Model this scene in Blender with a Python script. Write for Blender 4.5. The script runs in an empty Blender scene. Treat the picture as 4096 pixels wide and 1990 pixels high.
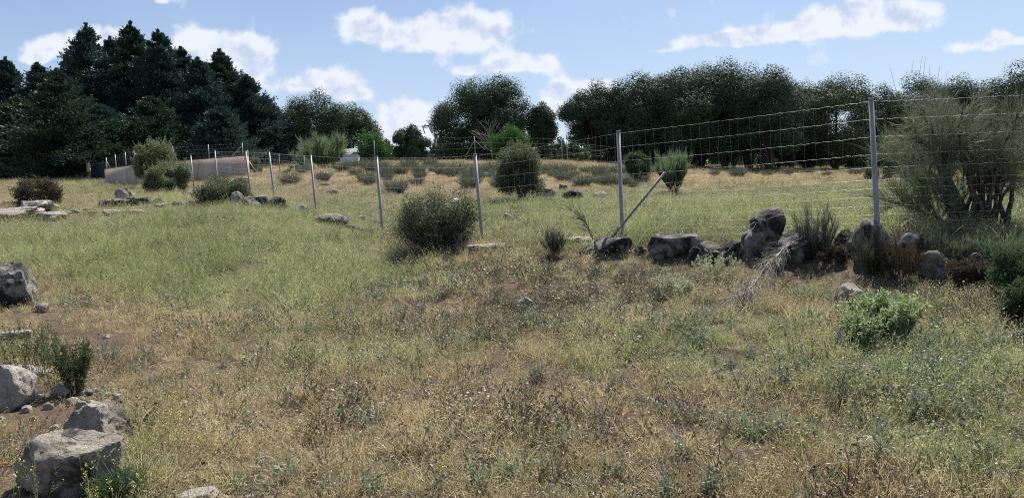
import bpy, math, random
import numpy as np
from mathutils import Matrix, Vector, Euler

# ------------------------------------------------------------------ camera, sky, sun, exposure
S = bpy.context.scene
COL = S.collection
PITCH, ROLL, FPX, EYE = math.radians(4.0), math.radians(3.0), 3100.0, 1.6
cam_d = bpy.data.cameras.new("camera"); cam = bpy.data.objects.new("camera", cam_d); COL.objects.link(cam)
cam_d.sensor_width = 36.0; cam_d.lens = 36.0 * FPX / 4096.0
cam_d.clip_start = 0.05; cam_d.clip_end = 3000
CAMR = Matrix.Rotation(math.radians(90) - PITCH, 4, 'X') @ Matrix.Rotation(-ROLL, 4, 'Z')
cam.matrix_world = Matrix.Translation((0, 0, EYE)) @ CAMR
S.camera = cam
SUN_EL, SUN_AZ = math.radians(53), math.radians(24)      # azimuth measured from +Y towards +X
S.view_settings.view_transform = 'Standard'; S.view_settings.look = 'None'
S.view_settings.exposure = 0.86; S.view_settings.gamma = 1.0
S.view_settings.use_curve_mapping = False
S.cycles.filter_width = 1.1
S.cycles.use_denoising = False
S.cycles.max_bounces = 6; S.cycles.diffuse_bounces = 3; S.cycles.transmission_bounces = 4
S.cycles.transparent_max_bounces = 8

sun_d = bpy.data.lights.new("sun", 'SUN'); sun = bpy.data.objects.new("sun", sun_d); COL.objects.link(sun)
sun_d.energy = 5.0; sun_d.angle = math.radians(0.55); sun_d.color = (1.0, 0.955, 0.88)
sd = Vector((math.sin(SUN_AZ) * math.cos(SUN_EL), math.cos(SUN_AZ) * math.cos(SUN_EL), math.sin(SUN_EL)))
sun.rotation_euler = (-sd).to_track_quat('-Z', 'Y').to_euler()
sun.location = (0, 0, 30)

_R3 = np.array(CAMR.to_3x3())
def P(px, py, Y):
    """world point seen at photo pixel (px,py) at forward distance Y"""
    d = _R3 @ np.array([(px - 2048) / FPX, (995 - py) / FPX, -1.0])
    d = d / d[1] * Y
    return np.array([d[0], d[1], d[2] + EYE])
def Dir(px, py):
    return P(px, py, 1.0) - np.array([0, 0, EYE])
def proj(X, Y, Z):
    """photo pixel of world points (arrays)"""
    v = np.stack([X, Y, Z - EYE], -1) @ _R3
    d = np.maximum(-v[..., 2], 0.05)
    return 2048 + FPX * v[..., 0] / d, 995 - FPX * v[..., 1] / d

# ------------------------------------------------------------------ node helpers
class NT:
    def __init__(s, tree): s.t = tree
    def n(s, typ, **k):
        nd = s.t.nodes.new(typ)
        for a, b in k.items():
            if a.startswith('i_'):
                key = a[2:]; key = int(key) if key.isdigit() else key
                s.put(nd.inputs[key], b)
            else: setattr(nd, a, b)
        return nd
    def put(s, sock, v):
        if isinstance(v, bpy.types.NodeSocket): s.t.links.new(v, sock)
        elif isinstance(v, (tuple, list)) and sock.type == 'RGBA' and len(v) == 3: sock.default_value = (*v, 1)
        else: sock.default_value = v
    def math(s, op, a, b=0.0, c=0.0, clamp=False):
        nd = s.t.nodes.new('ShaderNodeMath'); nd.operation = op; nd.use_clamp = clamp
        s.put(nd.inputs[0], a); s.put(nd.inputs[1], b)
        s.put(nd.inputs[2], c)
        return nd.outputs[0]
    def vmath(s, op, a, b=(0, 0, 0)):
        nd = s.t.nodes.new('ShaderNodeVectorMath'); nd.operation = op
        s.put(nd.inputs[0], a); s.put(nd.inputs[1], b)
        return nd.outputs['Value'] if op in ('LENGTH', 'DOT_PRODUCT', 'DISTANCE') else nd.outputs[0]
    def mix(s, f, a, b, blend='MIX'):
        nd = s.t.nodes.new('ShaderNodeMix'); nd.data_type = 'RGBA'; nd.blend_type = blend
        s.put(nd.inputs[0], f); s.put(nd.inputs[6], a); s.put(nd.inputs[7], b)
        return nd.outputs[2]
    def ramp(s, f, lo, hi, a=0.0, b=1.0, smooth=True):
        nd = s.t.nodes.new('ShaderNodeMapRange'); nd.interpolation_type = 'SMOOTHSTEP' if smooth else 'LINEAR'
        s.put(nd.inputs[0], f); s.put(nd.inputs[1], lo); s.put(nd.inputs[2], hi); s.put(nd.inputs[3], a); s.put(nd.inputs[4], b)
        return nd.outputs[0]
    def noise(s, vec, scale, detail=4, rough=0.55, dist=0.0):
        nd = s.n('ShaderNodeTexNoise'); s.put(nd.inputs['Vector'], vec); nd.inputs['Scale'].default_value = scale
        nd.inputs['Detail'].default_value = detail; nd.inputs['Roughness'].default_value = rough
        nd.inputs['Distortion'].default_value = dist
        return nd.outputs['Fac']

# ------------------------------------------------------------------ world: Nishita sky with broken cumulus
W = bpy.data.worlds.new("World"); S.world = W; W.use_nodes = True
wt = W.node_tree; wt.nodes.clear(); w = NT(wt)
sky = w.n('ShaderNodeTexSky', sky_type='NISHITA', sun_disc=False, sun_elevation=SUN_EL, sun_rotation=SUN_AZ,
          altitude=900.0, air_density=1.0, dust_density=1.5, ozone_density=1.4)
tc = w.n('ShaderNodeTexCoord')
dirv = tc.outputs['Generated']
sep = w.n('ShaderNodeSeparateXYZ'); w.put(sep.inputs[0], dirv)
yy = w.math('MAXIMUM', sep.outputs[1], 0.05)
U = w.math('DIVIDE', sep.outputs[0], yy); V = w.math('DIVIDE', sep.outputs[2], yy)
cmb = w.n('ShaderNodeCombineXYZ'); w.put(cmb.inputs[0], U); w.put(cmb.inputs[1], V)
uv = cmb.outputs[0]
CLOUDS = [(1440,72,75,42),(1470,140,110,52),(1640,140,150,62),(1800,85,95,62),(1950,105,115,62),(1850,160,150,42),
 (1990,262,125,30),(2085,238,95,36),(2160,262,65,28),(1880,285,70,18),
 (800,165,80,55),(880,190,120,62),(975,225,105,62),(1035,290,65,50),(760,215,60,30),
 (180,195,120,34),(330,150,120,42),(470,145,75,34),(150,240,60,16),
 (1170,345,95,28),(1270,312,85,46),(1380,352,95,42),(1445,385,60,22),
 (1590,440,75,38),(1690,455,95,60),(1570,505,130,40),(1680,540,110,30),
 (2300,375,125,42),(2400,345,85,30),(2240,440,100,60),(2240,335,34,16),
 (2780,170,100,30),(2890,150,70,26),(3000,130,90,34),(2980,172,90,20),(2640,205,45,10),
 (3180,135,95,34),(3270,88,100,42),(3380,42,130,48),(3520,50,150,52),(3660,62,95,42),(3440,112,210,26),
 (3900,192,120,22),(4000,148,85,26),(4090,165,60,18),(2690,50,28,30),(640,5,40,10),(3650,420,200,14)]
fld = None; hgt = None
for (cx, cy, rx, ry) in CLOUDS:
    c = Dir(cx, cy); su = 1.0 / (rx / FPX); sv = 1.0 / (ry / FPX)
    q = w.vmath('SUBTRACT', uv, (c[0], c[2], 0))
    q = w.vmath('MULTIPLY', q, (su, sv, 0))
    d2 = w.vmath('DOT_PRODUCT', q, q)
    g = w.math('POWER', 2.718, w.math('MULTIPLY', d2, -0.8))
    fld = g if fld is None else w.math('ADD', fld, g)
def cloud_density(dv):
    p = w.vmath('ADD', uv, dv)
    wob = w.n('ShaderNodeTexNoise'); w.put(wob.inputs['Vector'], p); wob.inputs['Scale'].default_value = 14; wob.inputs['Detail'].default_value = 5
    nn = w.noise(p, 21.0, 9, 0.56, 0.08)
    big = w.noise(p, 7.0, 3, 0.5)
    return w.math('ADD', w.math('MULTIPLY', w.math('SUBTRACT', nn, 0.5), 2.9), w.math('MULTIPLY', w.math('SUBTRACT', big, 0.5), 0.5))
n0 = cloud_density((0, 0, 0))
n1 = cloud_density((0.007, 0.017, 0))
dens = w.math('ADD', w.math('MINIMUM', fld, 1.35), n0)
alpha = w.ramp(dens, 0.32, 1.0)
relief = w.math('SUBTRACT', n0, n1)
thick = w.ramp(dens, 0.85, 2.0)
shade = w.math('ADD', w.math('MULTIPLY', thick, 0.72), w.math('MULTIPLY', relief, -2.0), clamp=True)
ccol = w.mix(shade, (7.8, 8.0, 8.5), (4.6, 5.3, 6.9))
ccol = w.mix(w.ramp(w.math('SUBTRACT', 0.42, V), 0.0, 0.42, 0.0, 0.35), ccol, (6.6, 7.3, 8.6))
# thin high haze veil, brighter low over the hill
veil = w.math('MULTIPLY', w.ramp(w.noise(uv, 2.2, 5, 0.6, 0.4), 0.35, 0.8), 0.25)
veil = w.math('ADD', veil, w.ramp(V, 0.34, 0.02, 0.0, 0.5))
base = w.mix(0.25, sky.outputs[0], (2.0, 3.4, 6.6))
base = w.mix(veil, base, (5.4, 6.4, 7.9))
front = w.ramp(sep.outputs[1], 0.1, 0.3)
final = w.mix(w.math('MULTIPLY', w.math('MULTIPLY', alpha, front), 0.9), base, ccol)
bg = w.n('ShaderNodeBackground'); w.put(bg.inputs[0], final); bg.inputs[1].default_value = 0.066
wo = w.n('ShaderNodeOutputWorld'); wt.links.new(bg.outputs[0], wo.inputs[0])
W.cycles.sampling_method = 'MANUAL'; W.cycles.sample_map_resolution = 1024

# ------------------------------------------------------------------ numpy noise
def _hash(ix, iy, iz, seed):
    h = (ix.astype(np.int64) * 374761393 + iy.astype(np.int64) * 668265263 + iz.astype(np.int64) * 2147483647 + seed * 974711) & 0x7fffffff
    h = (h ^ (h >> 13)) * 1274126177 & 0x7fffffff
    return ((h ^ (h >> 16)) & 0xffff) / 65535.0
def vnoise(p, seed=0):
    p = np.asarray(p, float); i = np.floor(p); f = p - i; f = f * f * (3 - 2 * f); i = i.astype(np.int64)
    r = 0
    for a in (0, 1):
        for b in (0, 1):
            for c in (0, 1):
                wgt = (f[..., 0] if a else 1 - f[..., 0]) * (f[..., 1] if b else 1 - f[..., 1]) * (f[..., 2] if c else 1 - f[..., 2])
                r = r + wgt * _hash(i[..., 0] + a, i[..., 1] + b, i[..., 2] + c, seed)
    return r
def fbm(p, seed=0, oct=4, gain=0.5):
    p = np.asarray(p, float); a, s, r = 1.0, 0.0, 0
    for k in range(oct):
        r = r + a * vnoise(p * (2.03 ** k) + 17.3 * k, seed + k); s += a; a *= gain
    return r / s
def n2(X, Y, sc, seed, oct=3):
    return fbm(np.stack([X * sc, Y * sc, np.zeros_like(X) + 0.37], -1), seed, oct)

# ------------------------------------------------------------------ terrain height
CP = [(-6,2.5,0),(-2,2.5,0),(2,2.5,0),(6,2.5,0),(-6,-6,0),(6,-6,0),(-12,2,.2),(12,2,.1),(-4,5,0.02),(0,5,0),(4,5,0),(-4.4,7.5,.05),(0,7.5,.02),(4,7,.05),(6,6.5,.1),(9,7,.3),
      (2.5,9.0,.2),(5,8.3,.2),(-22,12,1.1),(22,12,.7),(0,9.5,.08),(-3,9.5,.1),
      (-60,40,4.0),(60,40,1.2),(-60,90,4.5),(-20,90,4.6),(10,90,3.9),(60,90,1.6),(0,160,4.2),(-120,200,5.0),(120,200,2.0),(0,420,4),(-300,420,5),(300,420,3)]
CPX = [(0,1200,11.5),(700,1150,12.8),(700,850,20),(1100,850,19),(1500,940,18),(450,815,24),(0,880,20),(0,735,42),(150,720,48),(500,737,44),(985,705,45),(760,735,43),
 (1000,778,30),(1090,785,26),(1250,860,21.6),(1520,932,19.8),(1300,690,40),(1700,650,50),(2000,652,52),(2200,648,52),(1700,790,28),(1920,965,17.3),(1900,860,22),(1520,820,26),
 (2300,795,28),(2300,715,36),(2600,705,42),(3000,690,52),(3600,690,52),(4096,680,52),(2490,950,14),(3000,800,26),(3600,800,24),(4096,790,22),(3600,905,14),
 (3510,950,10.7),(4096,930,10.8),(2000,1075,12.8),(1500,1080,14),(2700,975,13.2),(2700,1090,12.1),(3050,1095,11.1),(2400,1085,12.3),(3230,1115,10.6),(3640,1125,9.6),(4000,1140,9.1),(1200,690,52),(1000,640,62),(2650,772,31),(2080,802,26)]
cpts = [(x, y, z) for x, y, z in CP] + [tuple(P(*q)) for q in CPX]
cpts = np.array(cpts)
def _warp(X, Y):
    r = np.log(np.maximum(Y, -4) + 8.0)
    return np.stack([X / (np.maximum(Y, 0) + 8.0) * 1.2, r], -1)
cw = _warp(cpts[:, 0], cpts[:, 1])
def _tps(d): return np.where(d > 1e-9, d * d * np.log(np.maximum(d, 1e-9)), 0.0)
nC = len(cpts)
A = np.zeros((nC + 3, nC + 3)); D = np.linalg.norm(cw[:, None] - cw[None], axis=-1)
A[:nC, :nC] = _tps(D) + np.eye(nC) * 0.0006
A[:nC, nC] = 1; A[:nC, nC + 1:] = cw; A[nC:, :nC] = A[:nC, nC:].T
coef = np.linalg.solve(A, np.concatenate([cpts[:, 2], np.zeros(3)]))
def height(X, Y, micro=True):
    X = np.asarray(X, float); Y = np.asarray(Y, float); sh = X.shape
    q = _warp(X.ravel(), Y.ravel()); out = np.empty(len(q))
    for s in range(0, len(q), 60000):
        d = np.linalg.norm(q[s:s + 60000, None] - cw[None], axis=-1)
        out[s:s + 60000] = _tps(d) @ coef[:nC] + coef[nC] + q[s:s + 60000] @ coef[nC + 1:]
    out = out.reshape(sh) + .20 * np.exp(-((X - .9) / 2.4) ** 2 - ((Y - 11.2) / 1.0) ** 2)
    if micro:
        amp = 1.0 / (1 + np.maximum(Y - 12, 0) / 25)
        out = out + (n2(X, Y, 0.9, 5) - 0.5) * 0.14 * amp + (n2(X, Y, 4.5, 9, 3) - 0.5) * 0.06
    return out
def gz(x, y): return float(height(np.array([x]), np.array([y]))[0])

# ------------------------------------------------------------------ object helpers
def prop(o, label=None, cat=None, group=None, kind=None):
    if label: o['label'] = label
    if cat: o['category'] = cat
    if group: o['group'] = group
    if kind: o['kind'] = kind
    return o
def empty(name, loc, label, cat, group=None, rz=0):
    o = bpy.data.objects.new(name, None); COL.objects.link(o); o.location = loc; o.rotation_euler = (0, 0, rz)
    o.empty_display_size = 0.2
    return prop(o, label, cat, group)
def mesh_np(name, V, F, smooth=False, attrs=None, mats=(), mat_idx=None):
    """F: list of int arrays (M,k)"""
    me = bpy.data.meshes.new(name)
    V = np.asarray(V, np.float32)
    if not isinstance(F, list): F = [F]
    F = [np.asarray(f, np.int32) for f in F if len(f)]
    loops = np.concatenate([f.ravel() for f in F]); cnt = np.concatenate([np.full(len(f), f.shape[1], np.int32) for f in F])
    st = np.concatenate([[0], np.cumsum(cnt)[:-1]]).astype(np.int32)
    me.vertices.add(len(V)); me.vertices.foreach_set('co', V.ravel())
    me.loops.add(len(loops)); me.loops.foreach_set('vertex_index', loops)
    me.polygons.add(len(cnt)); me.polygons.foreach_set('loop_start', st)
    if smooth: me.polygons.foreach_set('use_smooth', np.ones(len(cnt), bool))
    for m in mats: me.materials.append(m)
    if mat_idx is not None: me.polygons.foreach_set('material_index', np.asarray(mat_idx, np.int32))
    for k, v in (attrs or {}).items():
        a = me.attributes.new(k, 'FLOAT', 'POINT'); a.data.foreach_set('value', np.asarray(v, np.float32))
    me.update(calc_edges=True)
    return me
def link(name, me, parent=None, loc=(0, 0, 0)):
    o = bpy.data.objects.new(name, me); COL.objects.link(o); o.location = loc
    if parent: o.parent = parent
    return o
class Geo:
    def __init__(s): s.V = []; s.F = []; s.n = 0; s.A = []; s.M = []
    def add(s, V, F, tone=0.5, mi=0):
        V = np.asarray(V, float).reshape(-1, 3); F = np.asarray(F, int)
        s.V.append(V); s.F.append(F + s.n); s.n += len(V); s.M.append(np.full(len(F), mi))
        s.A.append(np.broadcast_to(np.asarray(tone, float), (len(V),)) if np.ndim(tone) == 0 else np.asarray(tone, float).reshape(-1))
    def mesh(s, name, mats, smooth=False):
        return mesh_np(name, np.concatenate(s.V), s.F, smooth, {'tone': np.concatenate(s.A)}, mats, np.concatenate(s.M))
def nrm(v): return v / np.maximum(np.linalg.norm(v, axis=-1, keepdims=True), 1e-9)
def rdir(rng, n): return nrm(rng.normal(size=(n, 3)))
def leaves(g, C, U, L, Wd, rng, tone, mi=0, nm=None):
    """rhombic leaves starting at C along U"""
    n = len(C); side = nrm(np.cross(U, rdir(rng, n) if nm is None else nm)); L = np.broadcast_to(L, (n,))[:, None]; Wd = np.broadcast_to(Wd, (n,))[:, None]
    a = C; b = C + U * L * .5 + side * Wd * .5; c = C + U * L; d = C + U * L * .5 - side * Wd * .5
    V = np.stack([a, b, c, d], 1); F = np.arange(n * 4).reshape(n, 4)
    g.add(V, F, np.repeat(tone, 4), mi)
def ribbons(g, Pl, w0, w1, rng, tone, mi=0, flat=None):
    N, K, _ = Pl.shape; T = nrm(Pl[:, -1] - Pl[:, 0]); side = nrm(np.cross(T, rdir(rng, N)))
    if flat is not None: side = flat
    wd = (np.broadcast_to(w0, (N,))[:, None] * (1 - np.linspace(0, 1, K)) + np.broadcast_to(w1, (N,))[:, None] * np.linspace(0, 1, K))[..., None] * .5
    Lf = Pl + side[:, None] * wd; Rt = Pl - side[:, None] * wd
    V = np.stack([Lf, Rt], 2).reshape(N, K * 2, 3)
    base = (np.arange(N) * K * 2)[:, None, None]; k = np.arange(K - 1)[None, :, None]
    F = base + np.concatenate([2 * k, 2 * k + 1, 2 * k + 3, 2 * k + 2], -1)
    g.add(V, F.reshape(-1, 4), np.repeat(np.broadcast_to(tone, (N,)), K * 2), mi)
def tubes(g, Pl, r0, r1, sides=5, tone=0.5, mi=0):
    N, K, _ = Pl.shape
    T = np.gradient(Pl, axis=1); T = nrm(T)
    ref = np.where(np.abs(T[..., 2:3]) > 0.9, np.array([1.0, 0, 0]), np.array([0, 0, 1.0]))
    A1 = nrm(np.cross(T, ref)); B1 = np.cross(T, A1)
    t = np.linspace(0, 1, K); r = (np.broadcast_to(r0, (N,))[:, None] * (1 - t) + np.broadcast_to(r1, (N,))[:, None] * t)[..., None, None]
    an = np.arange(sides) / sides * 2 * math.pi
    V = Pl[:, :, None] + r * (A1[:, :, None] * np.cos(an)[None, None, :, None] + B1[:, :, None] * np.sin(an)[None, None, :, None])
    idx = np.arange(N * K * sides).reshape(N, K, sides); nx = np.roll(idx, -1, axis=2)
    F = np.stack([idx[:, :-1], nx[:, :-1], nx[:, 1:], idx[:, 1:]], -1).reshape(-1, 4)
    g.add(V, F, np.repeat(np.broadcast_to(tone, (N,)), K * sides), mi)
def grow(rng, P0, D0, L, K=5, up=0.1, wig=0.25):
    N = len(P0); out = np.zeros((N, K, 3)); out[:, 0] = P0; d = nrm(D0); st = (np.broadcast_to(L, (N,)) / (K - 1))[:, None]
    for k in range(1, K):
        d = nrm(d + rng.normal(size=(N, 3)) * wig + np.array([0, 0, 1.0]) * np.asarray(up).reshape(-1, 1) if np.ndim(up) else d + rng.normal(size=(N, 3)) * wig + np.array([0, 0, up]))
        out[:, k] = out[:, k - 1] + d * st
    return out
def sprout(rng, Pl, n, t0=0.3, t1=1.0):
    """n children per polyline -> start points and tangents"""
    N, K, _ = Pl.shape; t = rng.uniform(t0, t1, (N, n)) * (K - 1); i = np.minimum(t.astype(int), K - 2); f = (t - i)[..., None]
    a = Pl[np.arange(N)[:, None], i]; b = Pl[np.arange(N)[:, None], i + 1]
    return (a * (1 - f) + b * f).reshape(-1, 3), nrm(b - a).reshape(-1, 3)

# ------------------------------------------------------------------ materials
def mat(name):
    m = bpy.data.materials.new(name); m.use_nodes = True; t = m.node_tree; t.nodes.clear()
    n = NT(t); out = n.n('ShaderNodeOutputMaterial'); return m, n, out
def leaf_mat(name, dark, light, trans=0.35, rough=0.55, spec=0.3, tcol=None, scale=1.2):
    m, n, out = mat(name)
    at = n.n('ShaderNodeAttribute', attribute_name='tone'); geo = n.n('ShaderNodeNewGeometry')
    nz = n.noise(geo.outputs['Position'], scale, 3)
    f = n.math('ADD', n.math('MULTIPLY', at.outputs['Fac'], 0.75), n.math('MULTIPLY', n.math('SUBTRACT', nz, 0.5), 0.7), clamp=True)
    c = n.mix(f, dark, light)
    bs = n.n('ShaderNodeBsdfPrincipled'); n.put(bs.inputs['Base Color'], c); bs.inputs['Roughness'].default_value = rough
    bs.inputs['Specular IOR Level'].default_value = spec
    tr = n.n('ShaderNodeBsdfTranslucent'); n.put(tr.inputs[0], n.mix(0.6, c, tcol or light))
    mx = n.n('ShaderNodeMixShader'); mx.inputs[0].default_value = trans
    m.node_tree.links.new(bs.outputs[0], mx.inputs[1]); m.node_tree.links.new(tr.outputs[0], mx.inputs[2])
    m.node_tree.links.new(mx.outputs[0], out.inputs[0]); return m
def grass_mat(name, dry_a, dry_b, gr_a, gr_b, trans=0.4):
    m, n, out = mat(name)
    at = n.n('ShaderNodeAttribute', attribute_name='tone')
    gi = n.n('ShaderNodeAttribute', attribute_name='green', attribute_type='INSTANCER')
    vi = n.n('ShaderNodeAttribute', attribute_name='vary', attribute_type='INSTANCER')
    f = n.math('ADD', n.math('MULTIPLY', at.outputs['Fac'], 0.55), n.math('MULTIPLY', vi.outputs['Fac'], 0.45))
    dry = n.mix(f, dry_a, dry_b); gr = n.mix(f, gr_a, gr_b)
    f = n.math('POWER', f, 1.3)
    g2 = n.math('ADD', gi.outputs['Fac'], n.math('MULTIPLY', n.math('SUBTRACT', at.outputs['Fac'], 0.5), -0.55), clamp=True)
    c = n.mix(g2, dry, gr)
    bs = n.n('ShaderNodeBsdfPrincipled'); n.put(bs.inputs['Base Color'], c); bs.inputs['Roughness'].default_value = 0.5
    bs.inputs['Specular IOR Level'].default_value = 0.35
    tr = n.n('ShaderNodeBsdfTranslucent'); n.put(tr.inputs[0], c)
    mx = n.n('ShaderNodeMixShader'); mx.inputs[0].default_value = trans
    m.node_tree.links.new(bs.outputs[0], mx.inputs[1]); m.node_tree.links.new(tr.outputs[0], mx.inputs[2])
    m.node_tree.links.new(mx.outputs[0], out.inputs[0]); return m
def plain_mat(name, a, b, scale=6.0, rough=0.8, metal=0.0, bump=0.0, stretch=None, spec=0.3):
    m, n, out = mat(name)
    tcn = n.n('ShaderNodeTexCoord'); v = tcn.outputs['Object']
    if stretch: v = n.vmath('MULTIPLY', v, stretch)
    f = n.ramp(n.noise(v, scale, 6, 0.65), 0.3, 0.7)
    bs = n.n('ShaderNodeBsdfPrincipled'); n.put(bs.inputs['Base Color'], n.mix(f, a, b)); bs.inputs['Roughness'].default_value = rough
    bs.inputs['Metallic'].default_value = metal; bs.inputs['Specular IOR Level'].default_value = spec
    if bump:
        bp = n.n('ShaderNodeBump'); bp.inputs['Strength'].default_value = bump; bp.inputs['Distance'].default_value = 0.02
        n.put(bp.inputs['Height'], n.noise(v, scale * 4, 8, 0.7)); m.node_tree.links.new(bp.outputs[0], bs.inputs['Normal'])
    m.node_tree.links.new(bs.outputs[0], out.inputs[0]); return m
def rock_mat(name, base, dark, pale, lichen=0.45, orange=0.0):
    m, n, out = mat(name)
    tcn = n.n('ShaderNodeTexCoord'); v = tcn.outputs['Object']
    info = n.n('ShaderNodeObjectInfo'); off = n.vmath('ADD', v, n.vmath('SCALE', info.outputs['Location'], (0, 0, 0)))
    v = n.vmath('ADD', v, info.outputs['Location'])
    grain = n.noise(v, 90, 4, 0.7); mid = n.noise(v, 7, 6, 0.65, 0.3); blot = n.noise(v, 2.6, 6, 0.7, 0.5)
    c = n.mix(n.ramp(mid, 0.3, 0.72), base, pale)
    c = n.mix(n.ramp(blot, 0.5 + (0.45 - lichen) * .3, 0.62 + (0.45 - lichen) * .3), c, dark)
    c = n.mix(n.ramp(n.noise(v, 17, 5, 0.7), 0.62, 0.68, 0, 0.7), c, pale)
    c = n.mix(n.ramp(n.noise(n.vmath('ADD', v, (7, 3, 1)), 30, 4, 0.7), 0.60, 0.66, 0, 0.75), c, dark)
    if orange: c = n.mix(n.ramp(n.noise(n.vmath('ADD', v, (3, 9, 4)), 5, 5, 0.75, .3), 0.52, 0.6, 0, orange), c, (0.30, 0.17, 0.035))
    c = n.mix(n.math('MULTIPLY', n.ramp(grain, 0.35, 0.7), 0.35), c, (0.05, 0.045, 0.04))
    bs = n.n('ShaderNodeBsdfPrincipled'); n.put(bs.inputs['Base Color'], c); bs.inputs['Roughness'].default_value = 0.85
    bs.inputs['Specular IOR Level'].default_value = 0.25
    bp = n.n('ShaderNodeBump'); bp.inputs['Strength'].default_value = 0.9; bp.inputs['Distance'].default_value = 0.02
    h = n.math('ADD', n.math('ADD', n.math('MULTIPLY', mid, 1.5), grain), n.noise(v, 32, 6, 0.7))
    n.put(bp.inputs['Height'], h); m.node_tree.links.new(bp.outputs[0], bs.inputs['Normal'])
    m.node_tree.links.new(bs.outputs[0], out.inputs[0]); return m

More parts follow.
